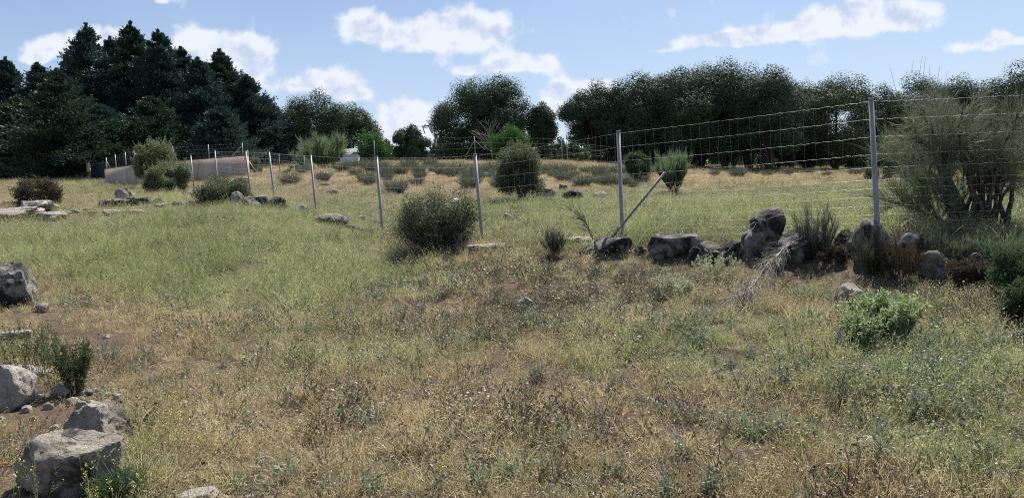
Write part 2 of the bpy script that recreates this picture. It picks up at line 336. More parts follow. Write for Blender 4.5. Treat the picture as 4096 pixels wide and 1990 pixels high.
M = dict(
 holm=leaf_mat('holm_leaf', (0.028, 0.052, 0.032), (0.09, 0.135, 0.066), 0.09, 0.65, 0.1),
 holm2=leaf_mat('holm_leaf_lighter', (0.04, 0.062, 0.028), (0.11, 0.15, 0.06), 0.12, 0.65, 0.1),
 cedar=leaf_mat('cedar_needle', (0.02, 0.046, 0.045), (0.065, 0.115, 0.085), 0.14, 0.6, 0.2),
 cedar2=leaf_mat('cedar_needle_green', (0.016, 0.04, 0.027), (0.055, 0.1, 0.048), 0.16, 0.6, 0.2),
 pine=leaf_mat('pine_needle', (0.03, 0.075, 0.022), (0.08, 0.19, 0.045), 0.3, 0.5, 0.3),
 tangle=leaf_mat('dark_bush_leaf', (0.025, 0.038, 0.02), (0.15, 0.18, 0.085), 0.3, 0.6, 0.3),
 juniper=leaf_mat('juniper_leaf', (0.035, 0.05, 0.026), (0.17, 0.20, 0.10), 0.35, 0.6, 0.3),
 olive=leaf_mat('olive_green_leaf', (0.05, 0.075, 0.035), (0.22, 0.26, 0.13), 0.35, 0.6, 0.3),
 broom=leaf_mat('broom_twig', (0.07, 0.11, 0.055), (0.22, 0.30, 0.16), 0.3, 0.6, 0.3),
 retama=leaf_mat('dry_broom_twig', (0.07, 0.08, 0.045), (0.22, 0.235, 0.14), 0.25, 0.6, 0.4, scale=2.0),
 lavender=leaf_mat('lavender_stem', (0.04, 0.05, 0.035), (0.17, 0.19, 0.13), 0.3, 0.7, 0.2),
 heath=leaf_mat('heath_twig', (0.04, 0.033, 0.024), (0.13, 0.10, 0.07), 0.2, 0.7, 0.2),
 twiggreen=leaf_mat('grey_green_twig', (0.05, 0.055, 0.04), (0.14, 0.15, 0.11), 0.2, 0.7, 0.3),
 bright=leaf_mat('bright_herb_leaf', (0.10, 0.145, 0.055), (0.40, 0.48, 0.24), 0.38, 0.55, 0.3),
 palebush=leaf_mat('pale_leaf', (0.15, 0.18, 0.08), (0.42, 0.44, 0.24), 0.45, 0.6, 0.3),
 thistle=leaf_mat('thistle_leaf', (0.03, 0.045, 0.02), (0.10, 0.13, 0.045), 0.3, 0.6, 0.3),
 weed=leaf_mat('weed_stem', (0.10, 0.12, 0.05), (0.30, 0.33, 0.16), 0.4, 0.6, 0.3),
 greenbush=leaf_mat('green_shrub_leaf', (0.03, 0.055, 0.025), (0.10, 0.15, 0.065), 0.3, 0.6, 0.3),
 yellow=plain_mat('yellow_petal', (0.75, 0.62, 0.04), (0.85, 0.72, 0.10), 5, 0.6),
 purple=plain_mat('purple_petal', (0.22, 0.08, 0.42), (0.36, 0.14, 0.55), 5, 0.6),
 white_flower=plain_mat('cream_umbel', (0.50, 0.52, 0.33), (0.66, 0.66, 0.48), 12, 0.7),
 bark=plain_mat('dark_bark', (0.035, 0.03, 0.025), (0.11, 0.09, 0.07), 9, 0.9, bump=0.5),
 deadwood=plain_mat('bleached_twig', (0.16, 0.14, 0.115), (0.34, 0.31, 0.27), 9, 0.85),
 darkwood=plain_mat('dark_twig', (0.05, 0.04, 0.032), (0.14, 0.115, 0.09), 9, 0.85),
 steel=plain_mat('galvanised_post', (0.21, 0.205, 0.195), (0.34, 0.33, 0.315), 14, 0.5, 0.25, stretch=(1, 1, .25), spec=0.5),
 wire=plain_mat('galvanised_wire', (0.42, 0.43, 0.42), (0.58, 0.59, 0.57), 20, 0.5, 0.35, spec=0.5),
 darkwire=plain_mat('dull_wire', (0.10, 0.11, 0.12), (0.18, 0.19, 0.20), 20, 0.6, 0.4),
 darkwire2=plain_mat('dull_stay_wire', (0.26, 0.27, 0.28), (0.36, 0.37, 0.38), 20, 0.6, 0.4),
 rustpole=plain_mat('weathered_pole', (0.16, 0.145, 0.135), (0.26, 0.24, 0.225), 16, 0.7, 0.2),
 render=plain_mat('grey_render', (0.36, 0.275, 0.21), (0.58, 0.46, 0.365), 2.2, 0.95, bump=0.5, stretch=(1, 1, .35)),
 capstone=plain_mat('cap_render', (0.10, 0.09, 0.08), (0.17, 0.155, 0.14), 3, 0.95),
 gate=plain_mat('dark_blue_gate_paint', (0.018, 0.026, 0.036), (0.03, 0.04, 0.052), 3, 0.6),
 white=plain_mat('white_sheet', (0.66, 0.68, 0.70), (0.80, 0.81, 0.82), 4, 0.6),
 slate=plain_mat('corrugated_grey', (0.06, 0.065, 0.07), (0.10, 0.105, 0.11), 4, 0.6),
 concrete=plain_mat('concrete_pole', (0.22, 0.22, 0.21), (0.32, 0.31, 0.30), 4, 0.9),
 rock=rock_mat('granite', (0.235, 0.195, 0.155), (0.05, 0.043, 0.036), (0.46, 0.415, 0.35), 0.5),
 rockpale=rock_mat('pale_granite', (0.34, 0.295, 0.25), (0.12, 0.10, 0.085), (0.50, 0.46, 0.40), 0.32),
 rockdark=rock_mat('lichened_granite', (0.12, 0.105, 0.088), (0.018, 0.017, 0.016), (0.36, 0.34, 0.29), 0.7),
 rockorange=rock_mat('orange_lichened_granite', (0.17, 0.155, 0.135), (0.03, 0.028, 0.025), (0.32, 0.3, 0.27), 0.6, 0.9),
 rockred=rock_mat('reddish_granite', (0.27, 0.18, 0.13), (0.09, 0.06, 0.045), (0.36, 0.30, 0.24), 0.35),
)
M['grass'] = grass_mat('grass_blade', (0.26, 0.17, 0.08), (0.76, 0.62, 0.37), (0.085, 0.12, 0.038), (0.50, 0.56, 0.25), 0.44)
M['straw'] = grass_mat('straw_litter', (0.15, 0.11, 0.065), (0.52, 0.42, 0.26), (0.13, 0.12, 0.06), (0.32, 0.30, 0.18), 0.25)
M['seed'] = grass_mat('seed_head', (0.44, 0.36, 0.22), (0.74, 0.66, 0.46), (0.34, 0.37, 0.17), (0.62, 0.65, 0.38), 0.5)
M['dead'] = grass_mat('dead_stem', (0.06, 0.05, 0.032), (0.26, 0.22, 0.15), (0.06, 0.06, 0.035), (0.22, 0.22, 0.14), 0.15)
M['herb'] = grass_mat('grey_green_herb', (0.16, 0.16, 0.11), (0.36, 0.36, 0.26), (0.10, 0.135, 0.075), (0.30, 0.36, 0.22), 0.38)

# ------------------------------------------------------------------ ground cover masks (world positions)
PATCH = [  # photo px, py, radius px, radius py, greenness change
 (350,1010,420,130,.75),(900,930,420,110,.85),(1250,1060,380,120,.75),(700,1080,520,110,.6),(1100,1200,300,80,.35),(1550,1120,160,60,.4),(900,1200,500,70,.25),(120,930,200,60,.5),
 (500,750,320,28,.9),(1450,800,160,40,.4),(2900,860,1100,100,1.2),(2600,900,700,70,1.0),(3600,820,600,90,.9),(2200,850,250,50,.5),
 (3600,1420,520,150,.65),(3900,1550,300,180,.75),(3500,1750,600,130,.5),(2700,1350,420,110,.4),(2500,1500,260,70,.45),(3100,1500,300,60,.25),(1250,1330,300,50,.35),(1600,1400,260,50,.3),
 (3050,1750,140,90,.35),(700,1650,260,120,.3),(420,1850,220,160,.5),(1200,1450,300,60,.25),(3900,1880,300,120,.4),(3000,1120,900,60,.1),
 (500,1350,420,90,-.5),(2050,1250,420,90,-.15),(2000,1600,700,120,-.25),(1500,1700,600,120,-.2),(3250,1640,420,70,-.35),(1500,730,700,70,-.4),(3000,720,1100,25,-.5),(2500,1620,300,80,-.2)]
def masks(X, Y, Z):
    px, py = proj(X, np.maximum(Y, 2.0), Z)
    g = 0.27 + (n2(X, Y, 0.55, 21) - 0.5) * 1.5 + (n2(X, Y, 2.2, 33) - 0.5) * 0.9
    for (cx, cy, rx, ry, a) in PATCH:
        g = g + a * np.exp(-(((px - cx) / rx) ** 2 + ((py - cy) / ry) ** 2) * 0.9)
    g = np.clip(g, 0, 1)
    bare = n2(X, Y, 1.3, 41, 4) * 0.6 + n2(X, Y, 5.0, 51, 2) * 0.4
    for (cx, cy, rx, ry, a) in [(450,1340,380,90,.18),(1900,1650,600,160,.05),(3350,1640,360,70,.08),(1500,720,700,60,.04),(200,1600,260,130,.10),(250,880,320,40,.12)]:
        bare = bare + a * np.exp(-(((px - cx) / rx) ** 2 + ((py - cy) / ry) ** 2))
    bare = np.clip((bare - 0.495) / 0.10, 0, 1)
    return px, py, g, bare

# ------------------------------------------------------------------ ground
def axis(pos):
    return np.array(pos)
xs = np.concatenate([-np.geomspace(420, 9.2, 90), np.linspace(-9, 9, 520), np.geomspace(9.2, 420, 90)])
ys = np.concatenate([np.linspace(-8, 2.4, 24), np.linspace(2.5, 13, 360), np.linspace(13.05, 30, 220), np.geomspace(30.2, 600, 150)])
GX, GY = np.meshgrid(xs, ys); GZ = height(GX, GY)
_, _, gG, gB = masks(GX, GY, GZ)
idx = np.arange(GX.size).reshape(GX.shape)
F = np.stack([idx[:-1, :-1], idx[:-1, 1:], idx[1:, 1:], idx[1:, :-1]], -1).reshape(-1, 4)
gm, n, out = mat('soil_and_litter')
geo = n.n('ShaderNodeNewGeometry'); pos = geo.outputs['Position']
ag = n.n('ShaderNodeAttribute', attribute_name='green'); ab = n.n('ShaderNodeAttribute', attribute_name='bare')
fine = n.noise(pos, 60, 5, 0.7); midn = n.noise(pos, 9, 5, 0.65)
st = n.noise(n.vmath('MULTIPLY', pos, (140, 30, 30)), 1.0, 3, 0.7, 0.8)
soil = n.mix(midn, (0.05, 0.037, 0.029), (0.14, 0.102, 0.075))
litter = n.mix(fine, (0.17, 0.125, 0.07), (0.46, 0.36, 0.21))
litter = n.mix(ag.outputs['Fac'], litter, n.mix(fine, (0.08, 0.095, 0.035), (0.26, 0.28, 0.13)))
fmix = n.math('MULTIPLY', n.ramp(st, 0.46, 0.62), n.math('SUBTRACT', 1.0, n.math('MULTIPLY', ab.outputs['Fac'], 0.55)))
yv = n.n('ShaderNodeSeparateXYZ'); n.put(yv.inputs[0], pos)
fmix = n.math('MAXIMUM', fmix, n.ramp(yv.outputs[1], 15.0, 45.0, 0.0, 0.8))
c = n.mix(fmix, soil, litter)
bs = n.n('ShaderNodeBsdfPrincipled'); n.put(bs.inputs['Base Color'], c); bs.inputs['Roughness'].default_value = 0.95; bs.inputs['Specular IOR Level'].default_value = 0.1
bp = n.n('ShaderNodeBump'); bp.inputs['Strength'].default_value = 1.0; bp.inputs['Distance'].default_value = 0.03
n.put(bp.inputs['Height'], n.math('ADD', fine, midn)); gm.node_tree.links.new(bp.outputs[0], bs.inputs['Normal'])
gm.node_tree.links.new(bs.outputs[0], out.inputs[0])
gme = mesh_np('ground', np.stack([GX, GY, GZ], -1).reshape(-1, 3), F, True, {'green': gG.ravel(), 'bare': gB.ravel()}, [gm])
prop(link('ground', gme), kind='structure')

# ------------------------------------------------------------------ grass (uncountable cover)
SRC = []
def source(cname, builders):
    c = bpy.data.collections.new(cname)
    for k, b in enumerate(builders):
        g, mats = b; me = g.mesh('%s_clump_%02d' % (cname, k), mats); o = bpy.data.objects.new('%s_%02d' % (cname, k), me); c.objects.link(o)
    return c
def tuft(seed, n, lo, hi, wd, spread, lean=0.5, wig=0.18, up=-0.05, heads=0, hl=0.02, hw=0.009, mats=None, droop=None):
    rng = np.random.default_rng(seed); g = Geo()
    a = rng.uniform(0, 6.283, n); r = spread * np.sqrt(rng.uniform(0, 1, n))
    P0 = np.stack([r * np.cos(a), r * np.sin(a), np.full(n, -0.01)], -1)
    az = a + rng.normal(0, 0.9, n); D0 = np.stack([np.cos(az) * lean, np.sin(az) * lean, np.ones(n)], -1) * rng.uniform(.5, 1, (n, 1)) + rng.normal(size=(n, 3)) * .2 * lean
    D0[:, 2] = np.abs(D0[:, 2])
    L = rng.uniform(lo, hi, n); Pl = grow(rng, P0, D0, L, 5, up, wig)
    tone = rng.uniform(0, 1, n)
    ribbons(g, Pl, wd, wd * .3, rng, tone)
    if heads:
        tip = Pl[:heads, -1]; dr = nrm(Pl[:heads, -1] - Pl[:heads, -2] + rng.normal(size=(heads, 3)) * .25)
        for k in range(3):
            leaves(g, tip - dr * hl * .2, dr, hl * rng.uniform(.8, 1.3, heads), hw, rng, rng.uniform(.2, 1, heads), 1)
    return g, mats or [M['grass'], M['seed']]
def litter(seed, n, L, wd, spread):
    rng = np.random.default_rng(seed); g = Geo()
    P0 = np.stack([rng.normal(0, spread, n), rng.normal(0, spread, n), rng.uniform(0, .02, n)], -1)
    D0 = rdir(rng, n); D0[:, 2] = np.abs(D0[:, 2]) * .25
    Pl = grow(rng, P0, D0, rng.uniform(.4, 1, n) * L, 4, 0, .35); Pl[..., 2] = np.maximum(Pl[..., 2], 0.003)
    ribbons(g, Pl, wd, wd * .5, rng, rng.uniform(0, 1, n)); return g, [M['straw']]
def herb(seed, stems, h, ll, lw, per, flower=None, fl=0.01, nf=3):
    rng = np.random.default_rng(seed); g = Geo()
    P0 = np.stack([rng.normal(0, .03, stems), rng.normal(0, .03, stems), np.zeros(stems)], -1)
    D0 = rng.normal(size=(stems, 3)) * .35 + np.array([0, 0, 1.0])
    Pl = grow(rng, P0, D0, rng.uniform(.5, 1, stems) * h, 5, .05, .12)
    ribbons(g, Pl, .004, .002, rng, rng.uniform(0, 1, stems))
    C, T = sprout(rng, Pl, per, .05, 1); U = nrm(T * .5 + rdir(rng, len(C)) + np.array([0, 0, .2]))
    leaves(g, C, U, rng.uniform(.5, 1, len(C)) * ll, lw, rng, rng.uniform(0, 1, len(C)))
    ms = [M['herb']]
    if flower:
        C, T = sprout(rng, Pl, nf, .75, 1); C = np.repeat(C, 4, 0)
        leaves(g, C, rdir(rng, len(C)), fl, fl * .8, rng, rng.uniform(0, 1, len(C)), 1); ms.append(M[flower])
    return g, ms
def sprig(seed, n=14, L=.09, wd=.012):
    rng = np.random.default_rng(seed); g = Geo(); a = rng.uniform(0, 6.283, n)
    D0 = np.stack([np.cos(a) * .6, np.sin(a) * .6, np.ones(n)], -1); Pl = grow(rng, rng.normal(0, .012, (n, 3)) * [1, 1, 0], D0, rng.uniform(.5, 1, n) * L, 4, -.05, .1)
    ribbons(g, Pl, wd, wd * .2, rng, rng.uniform(.3, 1, n)); return g, [M['grass']]

c_dry = source('dry_grass', [tuft(k, 44, .05, .14, .0040, .07, .8, .30, -.08, 10, .018, .006) for k in range(4)] + [litter(30 + k, 60, .13, .0035, .08) for k in range(3)])
c_tall = source('tall_grass', [tuft(60 + k, 40, .14, .36, .0050, .09, .6, .24, -.07, 18, .034, .009) for k in range(4)])
c_seed = source('seed_grass', [tuft(80 + k, 34, .08, .22, .0036, .08, .5, .2, -.03, 20, .022, .0085) for k in range(4)])
c_herb = source('grey_herbs', [herb(100 + k, 7, .17, .05, .011, 12) for k in range(3)] + [herb(110, 6, .22, .045, .010, 9, 'purple', .008, 2)])
c_flow = source('wild_flowers', [herb(120, 5, .26, .02, .005, 5, 'yellow', .010, 1), herb(121, 5, .18, .03, .007, 7, 'purple', .010, 2), herb(122, 4, .32, .02, .005, 4, 'yellow', .010, 1)])
def deadherb(seed):
    rng = np.random.default_rng(seed); g = Geo(); n = 9; P0 = rng.normal(0, .04, (n, 3)) * [1, 1, 0]; A = grow(rng, P0, rng.normal(size=(n, 3)) * .7 + [0, 0, .7], rng.uniform(.06, .2, n), 5, -.02, .25)
    C, T = sprout(rng, A, 5, .2, 1); B_ = grow(rng, C, T + rdir(rng, len(C)) * .8, rng.uniform(.02, .07, len(C)), 3, 0, .3)
    ribbons(g, A, .006, .003, rng, rng.uniform(0, .6, n)); ribbons(g, B_, .004, .002, rng, rng.uniform(0, 1, len(B_)))
    leaves(g, B_[:, -1], rdir(rng, len(B_)), .022, .012, rng, rng.uniform(0, .7, len(B_))); return g, [M['dead']]
c_dead = source('dead_herbs', [deadherb(140 + k) for k in range(3)])
c_sprig = source('green_sprigs', [sprig(130 + k) for k in range(3)])

def scatter(name, coll, pts, rot, scl, idx, green, vary):
    me = bpy.data.meshes.new(name); nP = len(pts); me.vertices.add(nP); me.vertices.foreach_set('co', pts.astype(np.float32).ravel())
    for k, v in (('scl', scl), ('green', green), ('vary', vary)):
        a = me.attributes.new(k, 'FLOAT', 'POINT'); a.data.foreach_set('value', v.astype(np.float32))
    a = me.attributes.new('idx', 'INT', 'POINT'); a.data.foreach_set('value', idx.astype(np.int32))
    a = me.attributes.new('rot', 'FLOAT_VECTOR', 'POINT'); a.data.foreach_set('vector', rot.astype(np.float32).ravel())
    o = link(name, me); prop(o, kind='stuff')
    ng = bpy.data.node_groups.new(name + '_scatter', 'GeometryNodeTree')
    ng.interface.new_socket('Geometry', in_out='INPUT', socket_type='NodeSocketGeometry'); ng.interface.new_socket('Geometry', in_out='OUTPUT', socket_type='NodeSocketGeometry')
    gi = ng.nodes.new('NodeGroupInput'); go = ng.nodes.new('NodeGroupOutput')
    ci = ng.nodes.new('GeometryNodeCollectionInfo'); ci.inputs['Collection'].default_value = coll; ci.inputs['Separate Children'].default_value = True; ci.inputs['Reset Children'].default_value = True
    ip = ng.nodes.new('GeometryNodeInstanceOnPoints'); ip.inputs['Pick Instance'].default_value = True
    def na(nm, t):
        x = ng.nodes.new('GeometryNodeInputNamedAttribute'); x.data_type = t; x.inputs[0].default_value = nm; return x.outputs[0]
    L = ng.links.new
    L(gi.outputs[0], ip.inputs['Points']); L(ci.outputs[0], ip.inputs['Instance']); L(na('idx', 'INT'), ip.inputs['Instance Index'])
    L(na('rot', 'FLOAT_VECTOR'), ip.inputs['Rotation']); L(na('scl', 'FLOAT'), ip.inputs['Scale']); L(ip.outputs[0], go.inputs[0])
    md = o.modifiers.new('scatter', 'NODES'); md.node_group = ng
    return o

rng = np.random.default_rng(7)
BANDS = [(2.6, 6, 260, 1.0), (6, 10, 190, 1.0), (10, 16, 110, 1.1), (16, 24, 60, 1.35), (24, 36, 30, 1.6), (36, 60, 14, 2.0), (60, 95, 5, 2.6)]
X = []; Y = []; SC = []
for a, b, d, s in BANDS:
    area = 0.76 * (b * b - a * a) + 5 * (b - a); m = int(area * d)
    y = np.sqrt(rng.uniform(a * a, b * b, m)); x = rng.uniform(-1, 1, m) * (0.76 * y + 2.5)
    X.append(x); Y.append(y); SC.append(np.full(m, s))
X = np.concatenate(X); Y = np.concatenate(Y); SC = np.concatenate(SC); Z = height(X, Y)
px, py, G, B = masks(X, Y, Z)
def bump(cx, cy, rx, ry): return np.exp(-(((px - cx) / rx) ** 2 + ((py - cy) / ry) ** 2))
rockz = np.clip(.85 * bump(220,1650,200,100) + 1.3 * bump(250,1950,290,130) + 1.0 * bump(390,1780,150,60) + bump(60,1600,150,80) + .9 * bump(130,850,260,45) + .8 * bump(500,835,150,22), 0, 1)
clump = np.clip((0.50 - n2(X, Y, 2.8, 61, 2)) * 5.5, 0, .88) * np.clip(1.2 - Y / 30, 0, 1)
keep = rng.uniform(0, 1, len(X)) > np.maximum(np.maximum(B * 0.88, rockz), clump)
# keep the rock wall line and the walled yard free of tall cover
X, Y, Z, SC, px, py, G, B, rockz = [q[keep] for q in (X, Y, Z, SC, px, py, G, B, rockz)]
wallz = np.clip(bump(2560,1060,330,45) + bump(3000,1085,330,50) + bump(3450,1090,330,60) + bump(3950,1110,300,70) + .8 * bump(1350,905,300,30) + bump(1000,850,280,30) + bump(700,845,150,25) + bump(1340,930,120,30), 0, 1)
SC = SC * (1 - .5 * rockz) * (1 - .5 * wallz)
N = len(X)
def bump(cx, cy, rx, ry): return np.exp(-(((px - cx) / rx) ** 2 + ((py - cy) / ry) ** 2))
tall_w = np.clip(bump(350,1000,480,150) + bump(950,930,420,130) + bump(1200,1090,330,120) + bump(800,1100,420,100) + bump(500,750,320,30)
                 + .55 * bump(2900,880,1200,100) + .8 * bump(560,1880,90,140) + .35 * bump(1900,1020,200,40), 0, 1) * (0.5 + n2(X, Y, 1.2, 71))
seed_w = np.clip(.28 * (Y < 14) + .9 * bump(3500,1250,800,240) + .8 * bump(3700,1600,500,260) + .5 * bump(2700,1150,600,120) + .35 * bump(1800,1500,900,250) + .35 * bump(3000,1800,700,150), 0, 1) * (0.3 + n2(X, Y, 1.7, 72))
herb_w = np.clip(.8 * bump(3700,1500,500,220) + .7 * bump(2650,1400,420,160) + .5 * bump(3000,1780,300,130) + .45 * bump(1400,1350,400,90) + .4 * bump(3300,1150,600,80) + .12, 0, 1) * np.clip((n2(X, Y, 1.1, 73) - .40) * 7, 0, 1.7)
u = rng.uniform(0, 1, N)
t_tall = (u < tall_w * 0.72) & (Y < 27)
u2 = rng.uniform(0, 1, N); t_seed = (~t_tall) & (u2 < seed_w * 0.55)
u3 = rng.uniform(0, 1, N); t_herb = (~t_tall) & (~t_seed) & (u3 < herb_w * 0.5) & (Y < 14)
u4 = rng.uniform(0, 1, N); t_spr = (~t_tall) & (~t_seed) & (~t_herb) & (u4 < 0.07) & (Y < 12) & (n2(X, Y, 2.0, 75) > .40)
u5 = rng.uniform(0, 1, N); t_flow = (~t_tall) & (~t_seed) & (~t_herb) & (~t_spr) & (u5 < 0.010 + .05 * bump(3800,1500,500,300) + .04 * bump(450,1800,300,200)) & (Y < 11)
dead_w = .9 * np.clip(.5 * bump(2350,1160,420,70) + .3 * bump(3650,1160,380,70) + .75 * bump(2150,1190,420,70) + .8 * bump(3050,1080,900,60) + .6 * bump(3900,1200,300,70) + .35 * bump(1900,1330,500,60) + .3 * bump(1950,1650,700,120) + .25 * bump(3300,1650,400,80) + .4 * bump(1700,1000,200,40) + .06, 0, 1) * (.4 + n2(X, Y, 1.9, 79))
t_dead = (rng.uniform(0, 1, N) < dead_w * .75) & (Y < 22) & ~(t_herb | t_spr | t_flow)
t_seed &= ~t_dead; t_tall &= ~t_dead
t_dry = ~(t_tall | t_seed | t_herb | t_spr | t_flow | t_dead)
def put(name, coll, msk, nvar, gadd=0.0, smul=1.0, gscale=1.0, lean=0.12, smax=9.0, gn=.2):
    k = int(msk.sum()); rot = np.stack([rng.normal(0, lean, k), rng.normal(0, lean, k), rng.uniform(0, 6.283, k)], -1)
    scl = np.minimum(SC[msk], smax) * smul * rng.uniform(.65, 1.35, k) * (0.45 + 0.9 * n2(X[msk], Y[msk], 1.3, 88))
    return scatter(name, coll, np.stack([X, Y, Z], -1)[msk], rot, scl, rng.integers(0, nvar, k), np.clip(G[msk] * gscale + gadd + rng.normal(0, gn, k), 0, 1), np.clip(.5 + (n2(X[msk], Y[msk], 1.4, 93, 2) - .5) * 1.8 + rng.normal(0, .22, k), 0, 1))
put('dry_grass', c_dry, t_dry, 7)
put('tall_grass', c_tall, t_tall, 4, .05, smax=1.15, gn=.3)
put('seed_grass', c_seed, t_seed, 4, -.05, smax=1.2)
put('grey_herbs', c_herb, t_herb, 4, .45)
put('wild_flowers', c_flow, t_flow, 3, .4)
put('dead_herbs', c_dead, t_dead, 3, 0, smul=1.15)
put('green_sprigs', c_sprig, t_spr, 3, .7)

# ------------------------------------------------------------------ rocks
import bmesh
def ico(sub):
    bm = bmesh.new(); bmesh.ops.create_icosphere(bm, subdivisions=sub, radius=1.0)
    V = np.array([v.co[:] for v in bm.verts]); F = np.array([[v.index for v in f.verts] for f in bm.faces]); bm.free(); return V, F
ICO = {k: ico(k) for k in (3, 4, 5)}
GROUPR = {}
def rock_shape(seed, hx, hy, hz, sub=4, kind='boulder', planes=()):
    rg = np.random.default_rng(seed); V, F = ICO[sub]; V = V.copy()
    V = V * (0.86 + 0.34 * fbm(V * 1.3 + seed * 3.1, seed, 3))[:, None]
    np_, lo, hi = {'boulder': (11, .62, .92), 'slab': (9, .7, .95), 'block': (12, .58, .8), 'round': (6, .8, 1.0), 'tall': (9, .62, .9)}[kind]
    pl = [(rdir(rg, 1)[0], rg.uniform(lo, hi)) for _ in range(np_)]
    if kind in ('slab', 'block'): pl += [(nrm(np.array([rg.normal(0, .08), rg.normal(0, .08), 1.0])), .55)]
    if kind == 'block': pl += [(np.array([0, -1.0, .05]), .68), (np.array([-.98, -.1, .1]), .72), (np.array([.98, .1, .1]), .72)]
    pl += [(nrm(np.array(q[:3], float)), q[3]) for q in planes]
    for m, d in pl:
        dd = V @ m - d; s = dd > 0; V[s] -= (dd[s] * 0.93)[:, None] * m
    if kind in ('slab', 'round', 'boulder'):
        q = fbm(V * 2.1 + seed, seed + 2, 3) ; V = V * (1 + (np.round(q * 7) / 7 - .5) * (.55 if kind == 'slab' else .18))[:, None]
    V = V * np.array([hx, hy, hz]) / np.abs(V).max(0)
    sc = max(hx, hy, hz); nn = nrm(V)
    V += nn * ((fbm(V * 5 / sc + seed, seed + 5, 4, .6) - .5) * .16 * min(max(hx * .3, hz), hy, hx) * 1.5)[:, None]
    V += nn * ((fbm(V * 22 / sc + seed, seed + 9, 3, .6) - .5) * .06 * min(max(hx * .3, hz), hy, hx))[:, None]
    return V, F
def rock(px, ytop, wpx, Y, label, kind='boulder', m='rock', seed=None, depth=0.8, sub=4, name='rock', bury=0.12, group=None, planes=(), tilt=0, cat='rock', rz=None):
    seed = seed if seed is not None else int(px * 7 + ytop)
    ratio = {'slab': .3}.get(kind, .7)
    if cat == 'stone' or kind == 'slab' or (wpx < 52 and Y > 20):
        t0_ = P(px, ytop, Y); g0 = gz(t0_[0], Y)
        if not (.12 * wpx < (t0_[2] - g0) / Y * FPX < 1.0 * ratio * wpx):
            ds = np.concatenate([np.arange(3.3, 14, .1), np.arange(14, 60, .4)]); xx = np.array([P(px, ytop, q)[0] for q in ds]); q = proj(xx, ds, height(xx, ds))[1]
            Y = float(ds[np.argmin(np.abs(q - (ytop + wpx * ratio * .7)))])
    top = P(px, ytop, Y); x, y = top[0], Y; g = gz(x, y); w_ = wpx / FPX * Y
    hgt = max(top[2] - g, 0.18 * w_ if kind != 'slab' else .07 * w_); b = bury * max(hgt, .3 * w_)
    hz = (hgt + b) / 2 if kind not in ('round', 'boulder', 'slab') else (hgt + b + .35 * hgt) / 2
    V, F = rock_shape(seed, w_ / 2, w_ / 2 * depth, hz, sub, kind, planes)
    if tilt: 
        ca, sa = math.cos(tilt), math.sin(tilt); V = V @ np.array([[ca, 0, -sa], [0, 1, 0], [sa, 0, ca]])
    V[:, 2] += (g + hgt) - V[:, 2].max() - g + 0.0
    me = mesh_np(name, V, F, True, None, [M[m]])
    me.set_sharp_from_angle(angle=math.radians(38))
    o = link(name, me, None, (x, y, g)); prop(o, label, cat, group); return o
WG = 'stones of the ruined dry wall'; LG = 'boulders in the near left corner'; SG = 'loose stones in the near grass'; LEG = 'flat rock outcrops by the left grass bank'; FG = 'stones along the far end of the ruined wall'; HG = 'rocks on the dry hillside'
# near left
rock(268, 1722, 470, 4.45, 'big grey granite boulder with flat sunlit top and dark left side in the near corner', 'block', 'rock', 11, .75, 5, 'boulder', .9, LG, planes=[(.1, -.25, 1, .5), (.75, -.5, .1, .6), (-.7, -.6, .2, .6)], tilt=.10, cat='boulder')
rock(395, 1600, 310, 5.3, 'angular brown boulder with a shadowed front face just behind the big boulder', 'boulder', 'rock', 25, .9, 5, 'boulder', .25, LG, planes=[(-.3, -1, .25, .5), (.8, -.3, .3, .6)], cat='boulder')
rock(30, 1450, 190, 6.5, 'pale rounded grey boulder on the near edge of the picture below the weeds', 'boulder', 'rockpale', 37, .9, 5, 'boulder', .2, LG, cat='boulder')
rock(140, 1455, 190, 6.5, 'bright flat tilted slab of pale rock beside the thistle', 'slab', 'rockpale', 41, .6, 4, 'rock', .2, LG, tilt=.28)
rock(15, 1556, 62, 5.7, 'small rounded stone between the pale boulder and the big boulder', 'boulder', 'rock', 43, .9, 4, 'stone', .2, LG, cat='stone')
rock(240, 1535, 85, 5.9, 'small pale pointed stone under the thistle', 'boulder', 'rockpale', 45, .8, 4, 'stone', .2, LG, cat='stone')
rock(288, 1585, 70, 5.7, 'low pale stone touching the pointed stone', 'boulder', 'rockpale', 46, .8, 3, 'stone', .2, LG, cat='stone')
rock(330, 1598, 58, 5.5, 'pale cracked stone just left of the brown boulder', 'boulder', 'rockpale', 47, .8, 4, 'stone', .2, LG, cat='stone')
rock(190, 1606, 42, 5.4, 'tiny white stone on bare soil between the boulders', 'boulder', 'rockpale', 48, .8, 3, 'stone', .2, LG, cat='stone')
rock(60, 1320, 150, 7.6, 'half buried pale rock behind the weeds on the left edge', 'slab', 'rockpale', 49, .7, 4, 'rock', .2, LG)
rock(35, 1045, 210, 11.3, 'dark rounded boulder cut by the left edge beside the green grass', 'boulder', 'rockdark', 51, .9, 5, 'boulder', .2, None, cat='boulder')
rock(160, 1208, 75, 10.6, 'low brown stone in front of the dark rounded boulder', 'boulder', 'rock', 53, .8, 3, 'stone', .2, None, cat='stone')
